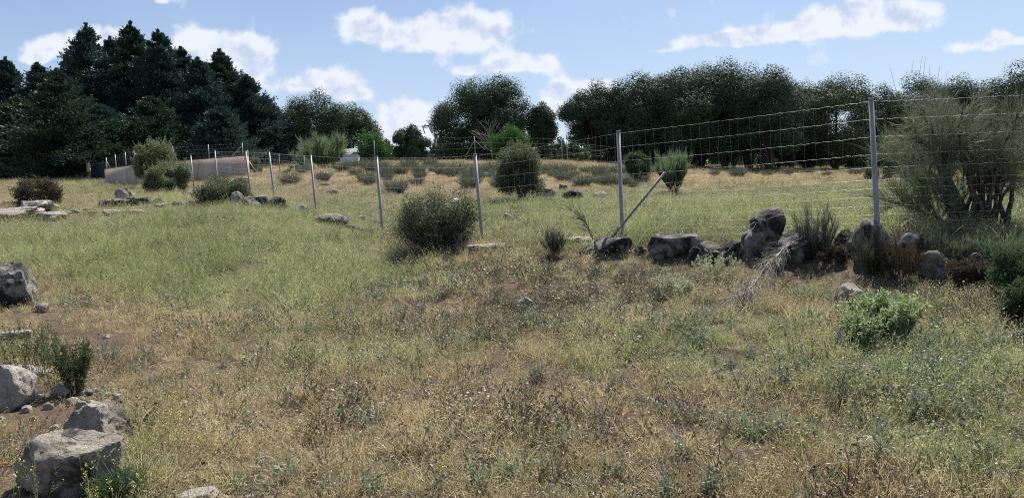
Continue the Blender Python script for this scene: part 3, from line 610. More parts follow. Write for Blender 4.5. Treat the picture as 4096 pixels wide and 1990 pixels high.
for (a, b, c_, d, mm, lb) in [(425,1338,30,7.6,'rockpale','tiny white stone on the bare brown patch'),(716,1332,58,7.4,'rock','small dark pointed stone standing in the dry grass'),
  (460,1572,52,5.9,'rockpale','small flat white stone above the brown boulder'),(768,1560,75,5.9,'rock','small stone with a bright top and dark left side'),
  (862,1552,60,6.0,'rockred','low brownish stone beside a tuft of yellow grass'),(800,1640,76,5.4,'rockpale','low pale rounded stone half hidden in the grass'),
  (886,1718,34,5.0,'rockpale','tiny pale pebble among the seedy grass'),(1045,1822,60,4.5,'rockpale','pale pinkish stone in the bottom dry grass'),
  (790,1958,190,3.95,'rockpale','pale slab barely showing at the bottom edge'),(1000,1975,40,3.9,'rockpale','little pale stone at the bottom edge beside the slab'),
  (610,1690,34,5.3,'rockpale','pale pebble between the boulders and the seedy grass')]:
    rock(a, b, c_, d, lb, 'boulder' if c_ < 120 else 'slab', mm, int(a), .8, 4, 'stone', .2, SG, cat='stone')
rr = np.random.default_rng(5)
for k in range(34):
    a = rr.uniform(0, 520); b = rr.uniform(1535, 1790) if a < 420 else rr.uniform(1560, 1980)
    if 240 < a < 540 and 1620 < b < 1990: b = rr.uniform(1540, 1600)
    rock(a, b, rr.uniform(16, 50), 5, 'little rubble stone ' + ('near the left edge behind the big boulder' if a < 170 else 'on bare soil left of the brown boulder' if a < 300 else 'near the top of the brown boulder' if b < 1620 else 'beside the big boulder'), 'boulder', 'rockpale' if k % 3 else 'rock', 1300 + k, .8, 3, 'stone', .3, 'rubble stones around the near boulders', cat='stone')
rock(3435, 1462, 175, 6.6, 'flat reddish rock sunk in the grass below the bright green plant', 'slab', 'rockred', 61, .7, 4, 'rock', .2)
rock(3400, 1130, 120, 8.8, 'grey rock with a light top on the bank beside the bright green plant', 'boulder', 'rock', 62, .7, 4, 'rock', .2)
rock(4085, 1320, 80, 7.1, 'dark stone cut by the right edge of the picture', 'boulder', 'rockdark', 63, .8, 4, 'stone', .2, cat='stone')
rock(2100, 1185, 90, 10.4, 'small grey stone on the dry mound in the middle', 'boulder', 'rock', 64, .8, 3, 'stone', .2, cat='stone')
# right wall
rock(2310, 945, 135, 14.3, 'bright flat slab of the wall catching the sun', 'slab', 'rockpale', 71, .9, 4, 'rock', .1, WG)
rock(2372, 975, 120, 13.5, 'rough grey stone sloping below the bright slab', 'boulder', 'rockdark', 72, .9, 4, 'rock', .1, WG)
rock(2455, 948, 158, 13.1, 'square topped dark block at the foot of the middle post', 'block', 'rockdark', 73, .8, 4, 'rock', .1, WG)
rock(2695, 932, 212, 12.7, 'long loaf shaped grey stone with a light top', 'boulder', 'rockdark', 74, .6, 4, 'rock', .1, WG, planes=[(0, -.1, 1, .5)])
rock(2625, 965, 75, 12.6, 'small dark stone against the end of the loaf shaped stone', 'boulder', 'rockdark', 75, .8, 4, 'rock', .1, WG)
rock(2832, 962, 115, 12.4, 'low hump of grey stone between the loaf stone and the wedge', 'boulder', 'rockdark', 76, .7, 4, 'rock', .1, WG)
rock(2915, 962, 110, 12.0, 'dark wedge shaped stone leaning on the tall stone', 'boulder', 'rockdark', 77, .7, 4, 'rock', .1, WG, planes=[(-.75, -.2, .7, .35)])
rock(3225, 905, 215, 11.2, 'broad dark stone under the dry heather', 'boulder', 'rockdark', 79, .8, 4, 'rock', .1, WG)
rock(3375, 915, 85, 11.0, 'narrow dark stone with pale grass heads in front', 'boulder', 'rockdark', 80, .8, 4, 'rock', .1, WG)
rock(3485, 872, 150, 10.35, 'rounded grey stone at the foot of the tallest looking post', 'round', 'rockdark', 81, .8, 4, 'rock', .1, WG)
rock(3655, 928, 155, 10.1, 'smooth rounded stone with a grey crown beside the big broom', 'round', 'rockdark', 82, .8, 4, 'rock', .1, WG)
rock(3740, 998, 165, 9.6, 'stone crusted with orange lichen below the big broom', 'boulder', 'rockorange', 83, .7, 4, 'rock', .1, WG)
rock(3950, 972, 130, 9.9, 'flat grey stone under the stems of the big broom', 'slab', 'rockdark', 84, .7, 4, 'rock', .1, WG)
rock(4050, 1000, 110, 9.6, 'rounded grey stone in the green shrubs at the right edge', 'round', 'rockdark', 85, .7, 4, 'rock', .1, WG)
FILL = ['small dark stone between the square topped block and the loaf shaped stone', 'small dark stone under the right end of the loaf shaped stone', 'little dark stone at the foot of the wedge shaped stone', 'dark stone wedged between the tall upright stone and the heather',
 'dark stone behind the right side of the dry heather', 'dark stone between the narrow stone and the tallest post', 'dark stone right of the foot of the tallest post', 'dark stone just right of the orange lichened stone', 'dark low stone in front of the big broom stems', 'upper dark stone against the left stems of the big broom',
 'dark stone right of the long low slab', 'dark stone left of the grey twiggy shrub', 'dark stone at the left end of the long low slab', 'dark stone just right of the stone draped with dry stems', 'dark stone below the grey shrub beside the draped stone']
for k, (a, b, c_, d) in enumerate([(2560,985,60,12.9),(2780,985,60,12.2),(2860,1000,70,11.7),(3150,960,80,11.5),(3290,940,80,11.2),(3420,950,70,10.6),(3560,955,80,10.2),(3820,985,110,9.9),(3900,1010,90,9.5),(3870,950,90,10.3),(2140,1000,80,14.8),(2240,990,70,14.2),(1870,985,60,16.2),(1450,915,70,18.9),(1400,895,80,19.4)]):
    rock(a, b, c_, d, FILL[k], 'boulder', 'rockdark', 400 + k, .8, 4, 'rock', .15, 'dark filler stones of the ruined wall')
# tall leaning stone, custom outline
def tall_stone():
    Y = 11.9; pts = [(2955,1050),(2968,975),(2990,930),(3020,915),(3010,880),(3035,858),(3075,835),(3105,826),(3125,838),(3132,862),(3128,895),(3116,925),(3122,975),(3118,1050)]
    c = np.array([P(a, b, Y) for a, b in pts]); cen = P(3060, 950, Y); V0, F = ICO[5]; V = V0.copy()
    ang = np.arctan2(V[:, 2], V[:, 0]); pa = np.arctan2(c[:, 2] - cen[2], c[:, 0] - cen[0]); pr = np.hypot(c[:, 2] - cen[2], c[:, 0] - cen[0])
    o_ = np.argsort(pa); pa = pa[o_]; pr = pr[o_]; pa = np.concatenate([pa - 6.2832, pa, pa + 6.2832]); pr = np.tile(pr, 3)
    R = np.interp(ang, pa, pr); rad = np.hypot(V[:, 0], V[:, 2]); q = np.clip(rad, 0, 1) ** .45
    V = np.stack([np.cos(ang) * R * q, V[:, 1] * .30 * (1 + .1 * np.sin(ang * 3)), np.sin(ang) * R * q], -1)
    V += nrm(V) * ((fbm(V * 7 + 3, 5, 4, .6) - .5) * .10)[:, None] + nrm(V) * ((fbm(V * 26 + 3, 8, 3, .6) - .5) * .03)[:, None]
    me = mesh_np('standing_stone', V, F, True, None, [M['rockdark']]); me.set_sharp_from_angle(angle=math.radians(38))
    prop(link('standing_stone', me, None, cen), 'tall dark upright stone leaning over the wall, its top bent to one side', 'rock', WG)
tall_stone()
# middle and left wall line
rock(1960, 972, 210, 16.6, 'long low slab at the foot of a post beside the tangled bush', 'slab', 'rock', 91, .6, 4, 'rock', .1, FG)
rock(1325, 852, 150, 19.4, 'dark rough stone draped with dry stems between two posts', 'boulder', 'rockdark', 92, .8, 4, 'rock', .1, FG)
for (a, b, c_, d, mm, kd, lb) in [(1192,818,85,20.6,'rock','boulder','low stone mostly covered by grass near the foot of a post'),(1105,785,95,21.2,'rockdark','boulder','dark triangular topped stone just right of the low green bush'),
  (1035,777,75,21.3,'rockdark','boulder','rounded dark stone between the low green bush and the triangular stone'),(948,764,62,21.2,'rock','boulder','brown stone standing in front of the low green bush'),
  (1000,785,85,21.0,'rock','boulder','stepped stone below the brown standing stone'),(772,797,60,22.3,'rockdark','boulder','small dark stone left of the low green bush'),
  (715,805,75,22.2,'rockdark','boulder','little heap shaped stone on the crest of the green bank'),(757,757,68,29,'rockdark','boulder','dark stone in the grass behind the low green bush'),
  (634,790,52,23.2,'rockdark','boulder','small dark stone on a pale slab'),(650,812,75,24.2,'rockpale','slab','pale slab under the small dark stone'),
  (1270,862,60,20.6,'rock','boulder','low grey stone in trampled stems'),(1560,925,60,18.6,'rock','boulder','grey stone in the dry grass left of the tangled bush')]:
    rock(a, b, c_, d, lb, kd, mm, int(a) + 3, .8, 4, 'rock', .15, FG)
rock(493, 752, 80, 23.8, 'upright blunt grey stone perched on a layered ledge', 'boulder', 'rock', 101, .8, 4, 'rock', .1, LEG)
rock(535, 788, 190, 23, 'dark layered ledge under the upright blunt stone', 'slab', 'rockdark', 102, .6, 4, 'rock', .1, LEG)
rock(420, 798, 75, 22.8, 'dark lump of rock at the end of the layered ledge', 'boulder', 'rockdark', 103, .8, 4, 'rock', .1, LEG)
for (a, b, c_, d, lb) in [(50,828,250,20,'large pale cracked rock face at the left edge'),(150,800,150,22,'pale flat ledge below the brown bush'),(215,845,140,21.5,'low pale ledge with a shaded underside'),
  (290,838,60,22,'thin white strip of rock in the brown soil'),(330,832,50,22.5,'little pale strip of rock beside the ledge'),(250,790,70,24,'pale strip of rock right of the brown bush'),
  (20,800,90,22,'narrow pale ledge behind the cracked rock face'),(370,842,46,22,'flat white stone left of the layered ledge'),(455,836,90,22.5,'pale rock step in front of the layered ledge'),(545,838,70,22.5,'pale flat stone in front of the ledge'),(105,850,90,20,'brown edged slab below the pale ledges')]:
    rock(a, b, c_, d, lb, 'slab', 'rockpale', int(a) + 11, .9, 4, 'rock', .15, LEG)
# hillside
for (a, b, c_, d, mm, lb) in [(2185,748,80,27.5,'rock','grey slab like rock resting against the tall juniper bush'),(2215,785,90,26,'rockdark','dark boulder at the foot of the tall juniper bush'),(2290,760,95,27,'rockdark','broad dark boulder right of the juniper bush'),
  (2160,790,60,26,'rockdark','dark stone in the shade under the juniper bush'),(2400,765,60,29,'rock','low stone in the field right of the boulders'),(2250,735,40,30,'rock','small stone above the dark boulders'),
  (1607,745,26,28,'white','small bluish white block lying on the dry slope'),(1300,685,42,41,'rock','grey stone near the crest of the slope behind the broom'),(1290,745,60,33,'rockdark','dark crumbling rock in the dry slope'),
  (1330,752,50,33,'rock','stone beside the crumbling rock'),(1140,718,45,36,'rock','low stone right of the fence posts'),(985,706,50,39,'rock','flat stone below the rendered wall'),(955,722,34,38,'rock','stone just below the rendered wall corner'),
  (1940,688,50,40,'rock','stone among the grey shrubs on the crest'),(2030,700,40,38,'rock','stone left of the juniper top'),(1650,905,30,21,'rock','little stone near the foot of a fence post'),(1445,860,40,22,'rock','pale stone in the field behind the tangled bush'),(2030,850,40,21,'rock','grey stone in the thin grass behind the fence')]:
    rock(a, b, c_, d, lb, 'boulder', mm, int(a) + 17, .8, 3, 'rock' if mm != 'white' else 'block', .15, HG if mm != 'white' else None, cat='rock' if mm != 'white' else 'block')
rr = np.random.default_rng(55)
for k in range(46):
    a = rr.uniform(1050, 2500); d = rr.uniform(27, 46); x = (a - 2048) / FPX * d; g = gz(x, d); q = proj(np.array([x]), np.array([d]), np.array([g]))
    rock(float(q[0][0]), float(q[1][0]) - rr.uniform(3, 9), rr.uniform(12, 34), d, 'small grey stone on the dry slope ' + ('below the wispy broom' if a < 1450 else 'left of the tangled bush top' if a < 1700 else 'between the tangled bush and the juniper' if a < 2000 else 'right of the tall juniper bush' if a < 2250 else 'left of the leaning pole post'), 'boulder', 'rock', 300 + k, .8, 3, 'stone', .3, 'small stones scattered on the dry slope', cat='stone')

# ------------------------------------------------------------------ trees
def thing_at(name, px, ytop, Y, label, cat, group=None, x=None):
    top = P(px, ytop, Y); g = gz(top[0], Y); e = empty(name, (top[0], Y, g - 0.02), label, cat, group)
    return e, max(top[2] - g, .1)
def holm(px, ytop, wpx, Y, label, seed, m='holm', group='holm oaks beyond the field', low=.12, leaves_n=26000, name='holm_oak', ls=.12, clumps=80):
    e, H = thing_at(name, px, ytop, Y, label, 'tree', group); Wd = wpx / FPX * Y / 2; rg = np.random.default_rng(seed); g = Geo()
    cz = H * (low + 1) / 2; rz = H * (1 - low) / 2
    dz = rg.uniform(-.95, .93, clumps); aa = np.arange(clumps) * 2.399 + rg.normal(0, .3, clumps); rxy = np.where(dz > 0, np.sqrt(1 - dz ** 2), np.sqrt(1 - .7 * dz ** 2)); d = np.stack([np.cos(aa) * rxy, np.sin(aa) * rxy, dz], -1); nC_ = clumps
    fr = rg.uniform(.45, .93, nC_); fr[: nC_ // 2] = rg.uniform(.74, .93, nC_ // 2)
    squash = np.ones(nC_)
    C = d * fr[:, None] * np.array([Wd, Wd * .85, rz]) * np.stack([1.0 + 0 * squash, 1 + 0 * squash, squash], -1) * .9 + np.array([0, 0, cz])
    C[0] = (0.1 * Wd, 0, cz + rz * .82)
    cr = rg.uniform(.15, .32, nC_) * (Wd + rz) / 2 * 1.15
    per = rg.multinomial(leaves_n, cr ** 2 / (cr ** 2).sum()); ci = np.repeat(np.arange(nC_), per)
    dd = rdir(rg, len(ci)); dd[:, 2] = np.where(dd[:, 2] < 0, dd[:, 2] * .7, dd[:, 2]); rad = rg.uniform(.35, 1.0, len(ci)) ** .6
    lump = 0.78 + .5 * fbm(dd * 2.4 + ci[:, None] * 3.3, seed, 2)
    Q = C[ci] + dd * (cr[ci] * rad * lump)[:, None]
    Q[:, 2] = np.maximum(Q[:, 2], .05)
    nn_ = nrm(dd * 1.0 + rdir(rg, len(ci)) * .55 + [0, 0, .2]); leaves(g, Q, nrm(np.cross(nn_, rdir(rg, len(ci)))), ls * rg.uniform(.7, 1.3, len(ci)), ls * .6, rg, rg.uniform(.25, .75, len(ci)), 0, nn_)
    link('crown', g.mesh('crown', [M[m]]), e)
    t = Geo(); nt = 5; tgt = C[rg.choice(nC_, nt, replace=False)]; tgt[:, 2] = np.maximum(tgt[:, 2], H * .45)
    s = np.linspace(0, 1, 7)[None, :, None]; P0 = np.array([[0, 0, -.2]]) + rg.normal(0, .1, (nt, 3)) * [1, 1, 0]
    mid = P0 * .5 + tgt * .5 + np.array([0, 0, H * .04]) - (tgt * [.35, .35, 0]) * .6
    Pl = P0[:, None] * (1 - s) ** 2 + mid[:, None] * 2 * s * (1 - s) + tgt[:, None] * s ** 2 + rg.normal(0, .03, (nt, 7, 3)) * H * .1
    tubes(t, Pl, .013 * H + .04, .03, 7); link('trunk', t.mesh('trunk', [M['bark']], True), e)
    return e
def cedar(px, ytop, wm, Y, label, seed, m='cedar', nb=250, per=120):
    e, H = thing_at('cedar_tree', px, ytop, Y, label, 'tree', 'dark cedars behind the rendered wall'); rg = np.random.default_rng(seed); g = Geo()
    t = 1 - rg.uniform(0.0004, 1, nb) ** .8 ; t = np.clip(t * 1.0 + .01, .015, .985); t[:16] = np.linspace(.84, .985, 16)
    az = np.arange(nb) * 2.399 + rg.normal(0, .4, nb); prof = 1.12 * (1 - t) ** .86 * (0.66 + .45 * np.minimum(t / .12, 1))
    L = wm * prof * rg.uniform(.62, 1.25, nb) + .10
    s = np.linspace(0, 1, 7); el = rg.uniform(.05, .42, nb) * (1 - .5 * t)
    out = np.stack([np.cos(az), np.sin(az), np.zeros(nb)], -1)
    cur = (np.sin(el)[:, None] * s - .42 * s ** 2 * (1 - t)[:, None] + .24 * s ** 4)
    Pl = np.array([0, 0, 1]) * (t * H)[:, None, None] + out[:, None] * (L[:, None] * s * .96)[..., None] + np.array([0, 0, 1]) * (L[:, None] * cur)[..., None]
    C, T = sprout(rg, Pl, per, .12, 1.0); nl = len(C); br = np.repeat(np.arange(nb), per)
    lat = nrm(np.cross(T, [0, 0, 1])); off = rg.normal(0, 1, nl); wd_ = (.05 + .17 * L[br])
    C2 = C + lat * (off * wd_ * .55)[:, None] + rg.normal(0, .07, (nl, 3)) - np.array([0, 0, 1]) * (np.abs(off) * wd_ * .25)[:, None]
    Uv = nrm(T * .9 + lat * (np.sign(off) * .5)[:, None] + rg.normal(0, .35, (nl, 3)) + [0, 0, .22])
    leaves(g, C2, Uv, rg.uniform(.14, .30, nl), .085, rg, np.clip(rg.uniform(0, .9, nl), 0, 1))
    lz = H * (1.03 - .16 * rg.uniform(0, 1, 260) ** 1.6); leaves(g, np.stack([rg.normal(0, .05, 260), rg.normal(0, .05, 260), lz], -1), nrm(rdir(rg, 260) * .6 + [0, 0, .9]), .2, .07, rg, rg.uniform(0, .9, 260))
    link('crown', g.mesh('crown', [M[m]]), e)
    tk = Geo(); z = np.linspace(-.2, H * .97, 12); tubes(tk, np.stack([0 * z, 0 * z, z], -1)[None], .2, .02, 8)
    tubes(tk, Pl[:, :, :], .03, .008, 4); link('trunk', tk.mesh('trunk', [M['bark']], True), e); return e
CED = [(-90,320,2.7,58,'cedar mostly cut off by the left edge'),(22,246,2.6,60,'narrow topped cedar at the left edge behind the outcrops'),(150,268,2.5,57,'blunt topped dark cedar second from the left edge'),
 (228,292,2.9,50,'nearest wide green cedar in front of the tallest group'),(345,114,3.3,58,'tall cedar with a leaning double tip above the wide green one'),(440,165,2.6,62,'cedar wedged between the two tallest tips'),
 (521,106,3.3,60,'tallest cedar with a feathery pointed tip'),(633,138,3.2,59,'tall ragged cedar just right of the tallest one'),(722,205,2.9,61,'cedar with a side shoot sticking out against a cloud'),
 (791,246,2.6,57,'round topped cedar in the dip of the skyline'),(877,214,3.0,60,'cedar with a sharp spire before the skyline drops'),(985,312,2.6,59,'lower cedar on the falling right side of the group'),(1050,400,2.1,60,'last and lowest cedar next to the gap of sky'),
 (600,400,2.6,53,'short broad cedar standing in front behind the rendered wall'),(880,440,2.3,54,'short cedar drooping over the wall end'),(70,400,2.8,53,'low spreading cedar by the left edge near the bank'),(400,430,2.3,52,'short dark cedar beside the gate')]
CED += [(285,205,2.5,63,'cedar filling the notch between the wide green tree and the tall leaning tip'),(480,175,2.6,64,'cedar standing behind the left shoulder of the tallest one'),(578,178,2.6,63,'cedar standing behind the right shoulder of the tallest one'),
 (680,205,2.6,63,'cedar behind the ragged tall one'),(832,275,2.4,62,'cedar filling the dip before the sharp spire'),(930,300,2.4,62,'cedar behind the falling right slope of the group')]
for k, (a, b, c_, d, lb) in enumerate(CED):
    cedar(a, b, c_ * 1.28, d, lb, 500 + k, 'cedar2' if k in (3, 6, 10, 13, 15) else 'cedar')
for k, q in enumerate([(1255,355,270,62,'domed holm oak right of the cedars'),(1395,425,230,64,'lower spreading holm oak leaning down to the pylon gap'),
  (1880,305,300,61,'left half of the great rounded oak in the centre of the skyline'),(1985,300,260,60,'tall rounded oak behind the bare tree'),(2160,398,100,60,'slim small oak standing next to the great rounded oak'),
  (2375,335,220,58,'left outermost oak of the long grove with an open edge'),(2530,300,230,57,'oak second in the long grove'),(2700,262,270,56,'broad oak with a flat top in the long grove'),(2885,243,290,57,'highest oak in the middle of the long grove'),
  (3070,255,230,55,'round oak at the right end of the long grove'),(3330,300,290,60,'wide lighter oak in the gap behind the tallest post'),(3210,330,150,66,'small oak half hidden between two larger oaks'),
  (3520,330,200,66,'oak seen through the top wires beside the tallest post'),(3640,300,210,68,'oak rising behind the broom stems'),(3820,305,220,62,'dark oak peeking over the big broom'),(4060,250,260,58,'tall oak at the right edge of the skyline'),(3960,400,220,64,'low oak behind the broom at the right edge'),(2450,345,230,60,'oak crown merging the first two oaks of the long grove'),(2615,292,240,60,'oak crown just left of the flat topped oak'),(2795,268,240,60,'oak crown between the flat topped oak and the highest oak'),(2980,268,240,60,'oak crown between the highest oak and the round oak'),(3150,320,220,60,'lower oak stepping down from the round oak')]):
    a, b, c_, d, lb = q
    low = .2 if k == 5 else (.0 if k < 5 else (.1 if k % 2 else .04))
    holm(a, b, c_ * (1.32 if 5 <= k else 1.15), d, lb, 700 + k, 'holm2' if k in (10,) else 'holm', low=low, leaves_n=int(16000 + c_ * 120))
UND = ['under the outermost oak of the long grove', 'under the second oak of the long grove', 'under the left half of the flat topped oak', 'under the right half of the flat topped oak', 'under the highest oak of the grove', 'under the round oak ending the long grove', 'just past the end of the long grove', 'under the wide lighter oak',
 'behind the tallest post', 'left of the big broom crown', 'behind the left half of the big broom', 'behind the middle of the big broom', 'under the tall oak at the right edge', 'left of the bare tree', 'right behind the bare tree', 'under the slim small oak', 'under the domed oak right of the cedars', 'under the spreading oak by the pylon gap']
UND[17] = 'between the last cedar and the domed oak'; UND[16] = 'under the spreading oak by the pylon gap'; UND.insert(15, 'under the domed oak right of the cedars'); UND = UND[:12] + ['under the tall oak at the right edge', 'left of the bare tree', 'right behind the bare tree', 'between the great oak and the slim small oak', 'under the domed oak right of the cedars', 'under the spreading oak by the pylon gap', 'between the last cedar and the domed oak']
UND = UND[:11] + UND[12:]
for k, (a, b, c_, d) in enumerate([(2440,535,150,62),(2560,520,140,63),(2660,500,170,63),(2790,500,170,63),(2930,490,180,63),(3100,500,170,63),(3230,530,160,63),(3400,580,150,62),(3560,560,170,61),(3720,560,170,60),(3900,560,190,60),(4080,560,190,60),(1800,590,150,62),(1930,585,170,63),(2060,590,120,62),(1290,590,160,61),(1420,600,120,62),(1180,600,120,61)]):
    holm(a, b, c_ * 1.2, d, 'dark evergreen bush in the shade ' + UND[k], 770 + k, 'holm', 'dark bushes under the oaks', low=.0, leaves_n=5000, name='evergreen_bush', clumps=24, ls=.17)
def woodland():
    rg = np.random.default_rng(77); g = Geo(); n_ = 420; C = []
    for k in range(n_):
        y = rg.uniform(78, 125); x = rg.uniform(-.95, .95) * y; px_ = 2048 + FPX * x / y; t_ = P(px_, rg.uniform(535, 600) if px_ > 2480 else rg.uniform(585, 620), y); z = gz(x, y); C.append((x, y, z, max(min(t_[2] - z, 9), 1.2)))
    C = np.array(C); per = 190; ci = np.repeat(np.arange(n_), per); dd = rdir(rg, len(ci)); h_ = C[ci, 3]; r_ = rg.uniform(.6, 1, len(ci)) ** .5
    Q = C[ci, :3] + np.stack([0 * h_, 0 * h_, h_ * .5], -1) + dd * r_[:, None] * np.stack([h_ * .6 + .8, h_ * .6 + .8, h_ * .5], -1) * (.75 + .5 * fbm(dd * 2.5 + ci[:, None] * 1.7, 5, 2))[:, None]
    leaves(g, Q, rdir(rg, len(ci)), .5, .32, rg, rg.uniform(0, 1, len(ci))); prop(link('far_woodland', g.mesh('far_woodland', [M['holm']])), kind='stuff')
woodland()
holm(1640, 500, 175, 50, 'dense low round oak bush on the crest beside the pylon', 730, 'holm', low=.02, leaves_n=16000, clumps=40)
for k, (a, b, c_, d) in enumerate([(2235,548,90,88),(2320,520,120,92),(2400,532,110,86),(2460,560,90,75),(2290,570,140,70),(1760,545,80,80),(1540,560,90,75),(2200,575,80,78),(2520,590,100,70),(3450,560,160,75),(3250,590,140,72),(1800,580,140,66),(2100,585,90,68)]):
    holm(a, b, c_, d, 'small distant oak far off ' + ('right of the slim small oak' if a < 2300 else 'at the left foot of the long grove' if a < 2600 else 'behind the wide lighter oak') if a > 2150 else 'small distant oak far off ' + ('by the round oak bush' if a < 1700 else 'beside the power pole' if a < 1780 else 'behind the great rounded oak'), 740 + k, 'holm2', group='distant oaks showing between the groves', low=.05, leaves_n=3500, ls=.2, clumps=26)

# ------------------------------------------------------------------ shrubs
def shrub(name, px, ytop, wpx, Y, label, seed, m, cat='bush', group=None, leaves_n=9000, ls=.05, low=0.0, spiky=.3, clumps=30, stem=True, lean=0.0):
    e, H = thing_at(name, px, ytop, Y, label, cat, group); Wd = wpx / FPX * Y / 2; rg = np.random.default_rng(seed); g = Geo()
    dz = rg.uniform(-.95, .9, clumps); aa = rg.uniform(0, 6.283, clumps); rxy = np.sqrt(1 - .75 * np.maximum(dz, -.4) ** 2); d = np.stack([np.cos(aa) * rxy, np.sin(aa) * rxy, dz], -1); fr = rg.uniform(.5, .85, clumps)
    C = d * fr[:, None] * [Wd, Wd, H * .5] + [0, 0, H * .48]; C[0] = (0, 0, H * .8)
    cr = rg.uniform(.16, .34, clumps) * (Wd + H * .5) * .6
    per = rg.multinomial(leaves_n, cr ** 2 / (cr ** 2).sum()); ci = np.repeat(np.arange(clumps), per); dd = rdir(rg, len(ci)); rad = rg.uniform(.2, 1.0, len(ci)) ** .6
    Q = C[ci] + dd * (cr[ci] * rad * (0.75 + .6 * fbm(dd * 3 + ci[:, None] * 2.2, seed, 2)))[:, None]; Q[:, 2] = np.clip(Q[:, 2], .0, None)
    Q[:, 0] += Q[:, 2] * lean
    leaves(g, Q, nrm(rdir(rg, len(ci)) + dd * .5 + [0, 0, spiky]), ls * rg.uniform(.7, 1.4, len(ci)), ls * .5, rg, rg.uniform(0, 1, len(ci)))
    # shoots breaking the outline
    ns = leaves_n // 40; k = rg.integers(0, len(ci), ns); Pl = grow(rg, Q[k], dd[k] * .5 + [0, 0, .8], rg.uniform(.06, .2, ns) * H, 4, .1, .15)
    Cs, Ts = sprout(rg, Pl, 8, .2, 1); leaves(g, Cs, nrm(Ts + rdir(rg, len(Cs)) * .8), ls, ls * .45, rg, rg.uniform(.4, 1, len(Cs)))
    link('foliage', g.mesh('foliage', [M[m]]), e)
    if stem:
        t = Geo(); nt = 9; P0 = rg.normal(0, .05, (nt, 3)) * [Wd, Wd, 0] - [0, 0, .1]; D0 = (C[rg.integers(0, clumps, nt)] - P0)
        tubes(t, grow(rg, P0, D0, np.linalg.norm(D0, axis=1), 6, .0, .12), .03 * H, .006 * H, 5); link('stems', t.mesh('stems', [M['darkwood']], True), e)
    return e
def strands(name, px, ytop, wpx, Y, label, seed, m, cat='bush', group=None, limbs=12, sec=10, ter=24, w=.004, up=.12, wig=.12, wood='darkwood', tl=.32, fan=.8, limb_r=.018, hfac=1.0):
    e, H = thing_at(name, px, ytop, Y, label, cat, group); Wd = wpx / FPX * Y / 2; rg = np.random.default_rng(seed)
    a = rg.uniform(0, 6.283, limbs); rr_ = np.sqrt(rg.uniform(0, 1, limbs)); P0 = np.stack([np.cos(a) * rr_ * Wd * .18, np.sin(a) * rr_ * Wd * .18, -.05 + 0 * a], -1)
    D0 = np.stack([np.cos(a) * rr_ * Wd / H * fan, np.sin(a) * rr_ * Wd / H * fan, np.ones(limbs)], -1)
    H_ = H * hfac; L0 = rg.uniform(.5, .8, limbs) * H_
    A0 = grow(rg, P0, D0, L0, 7, .02, .09)
    C, T = sprout(rg, A0, sec, .25, 1.0); A1 = grow(rg, C, T + rdir(rg, len(C)) * .55 + [0, 0, up], rg.uniform(.18, .42, len(C)) * H_, 5, up * .6, wig)
    C, T = sprout(rg, A1, ter, .2, 1.0); A2 = grow(rg, C, T + rdir(rg, len(C)) * .45 + [0, 0, up * 1.5], rg.uniform(.4, 1, len(C)) * tl * H_ * .7, 4, up * .5, wig)
    g = Geo(); ribbons(g, A2, w, w * .5, rg, rg.uniform(0, 1, len(A2))); ribbons(g, A1, w * 1.6, w * .8, rg, rg.uniform(0, .5, len(A1)))
    link('foliage', g.mesh('foliage', [M[m]]), e)
    t = Geo(); tubes(t, A0, limb_r * H, limb_r * .35 * H, 6); tubes(t, A1, limb_r * .35 * H, limb_r * .1 * H, 4)
    link('stems', t.mesh('stems', [M[wood]], True), e); return e

shrub('small_tree', 612, 540, 165, 37, 'small round olive green tree standing in front of the rendered wall', 801, 'olive', 'tree', None, 15000, .085, clumps=26, spiky=.2)
shrub('bush', 655, 640, 190, 33, 'pale green bush at the foot of the small round tree', 802, 'olive', 'bush', None, 15000, .07)
shrub('bush', 893, 708, 225, 22.3, 'low dome shaped green bush on the crest of the grass bank', 803, 'juniper', 'bush', None, 22000, .045, clumps=40)
shrub('juniper_bush', 2072, 550, 172, 26, 'tall column shaped juniper bush with pale lit tips', 805, 'juniper', 'bush', None, 30000, .055, clumps=46, spiky=.5)
shrub('shrub', 2548, 600, 100, 36, 'dark green pointed shrub left of the round green broom', 807, 'greenbush', 'bush', None, 7000, .08, clumps=16, spiky=.6)
shrub('pine_sapling', 1492, 520, 125, 50, 'bright green young pine between the wispy broom and the round oak bush', 809, 'pine', 'tree', None, 9000, .11, clumps=22, spiky=.7)
shrub('young_pine', 2040, 498, 160, 52, 'bright green young pine behind the juniper top', 810, 'pine', 'tree', None, 11000, .12, clumps=24, spiky=.7)
shrub('bush', 140, 712, 175, 24, 'brown half dead bush on the pale ledges', 811, 'heath', 'bush', None, 12000, .05, clumps=26)
shrub('bush', 1010, 622, 60, 50, 'little round green bush behind the end of the rendered wall', 812, 'olive', 'bush', None, 3000, .09, clumps=10)
shrub('bush', 3520, 600, 120, 40, 'green bush in the field just right of the tallest post', 813, 'greenbush', 'bush', None, 8000, .09, clumps=16)
shrub('bush', 1165, 658, 70, 44, 'cream flowered low bush below the wispy broom', 814, 'palebush', 'bush', None, 3000, .07, clumps=10)
strands('broom_bush', 2690, 618, 165, 31, 'round bright green broom in the field with upright twigs', 820, 'broom', limbs=24, sec=12, ter=26, w=.014, up=.25, wig=.06, tl=.45, fan=1.1, limb_r=.008)
strands('broom_bush', 1300, 535, 200, 47, 'wispy pale broom with feathery tips below the domed oak', 821, 'broom', limbs=20, sec=12, ter=24, w=.022, up=.1, wig=.12, tl=.4, fan=1.0, limb_r=.008)
strands('broom_bush', 1215, 600, 80, 49, 'small wispy broom at the end of the cedars', 822, 'broom', limbs=12, sec=10, ter=16, w=.022, up=.1, wig=.12, tl=.4, fan=1.0, limb_r=.008)
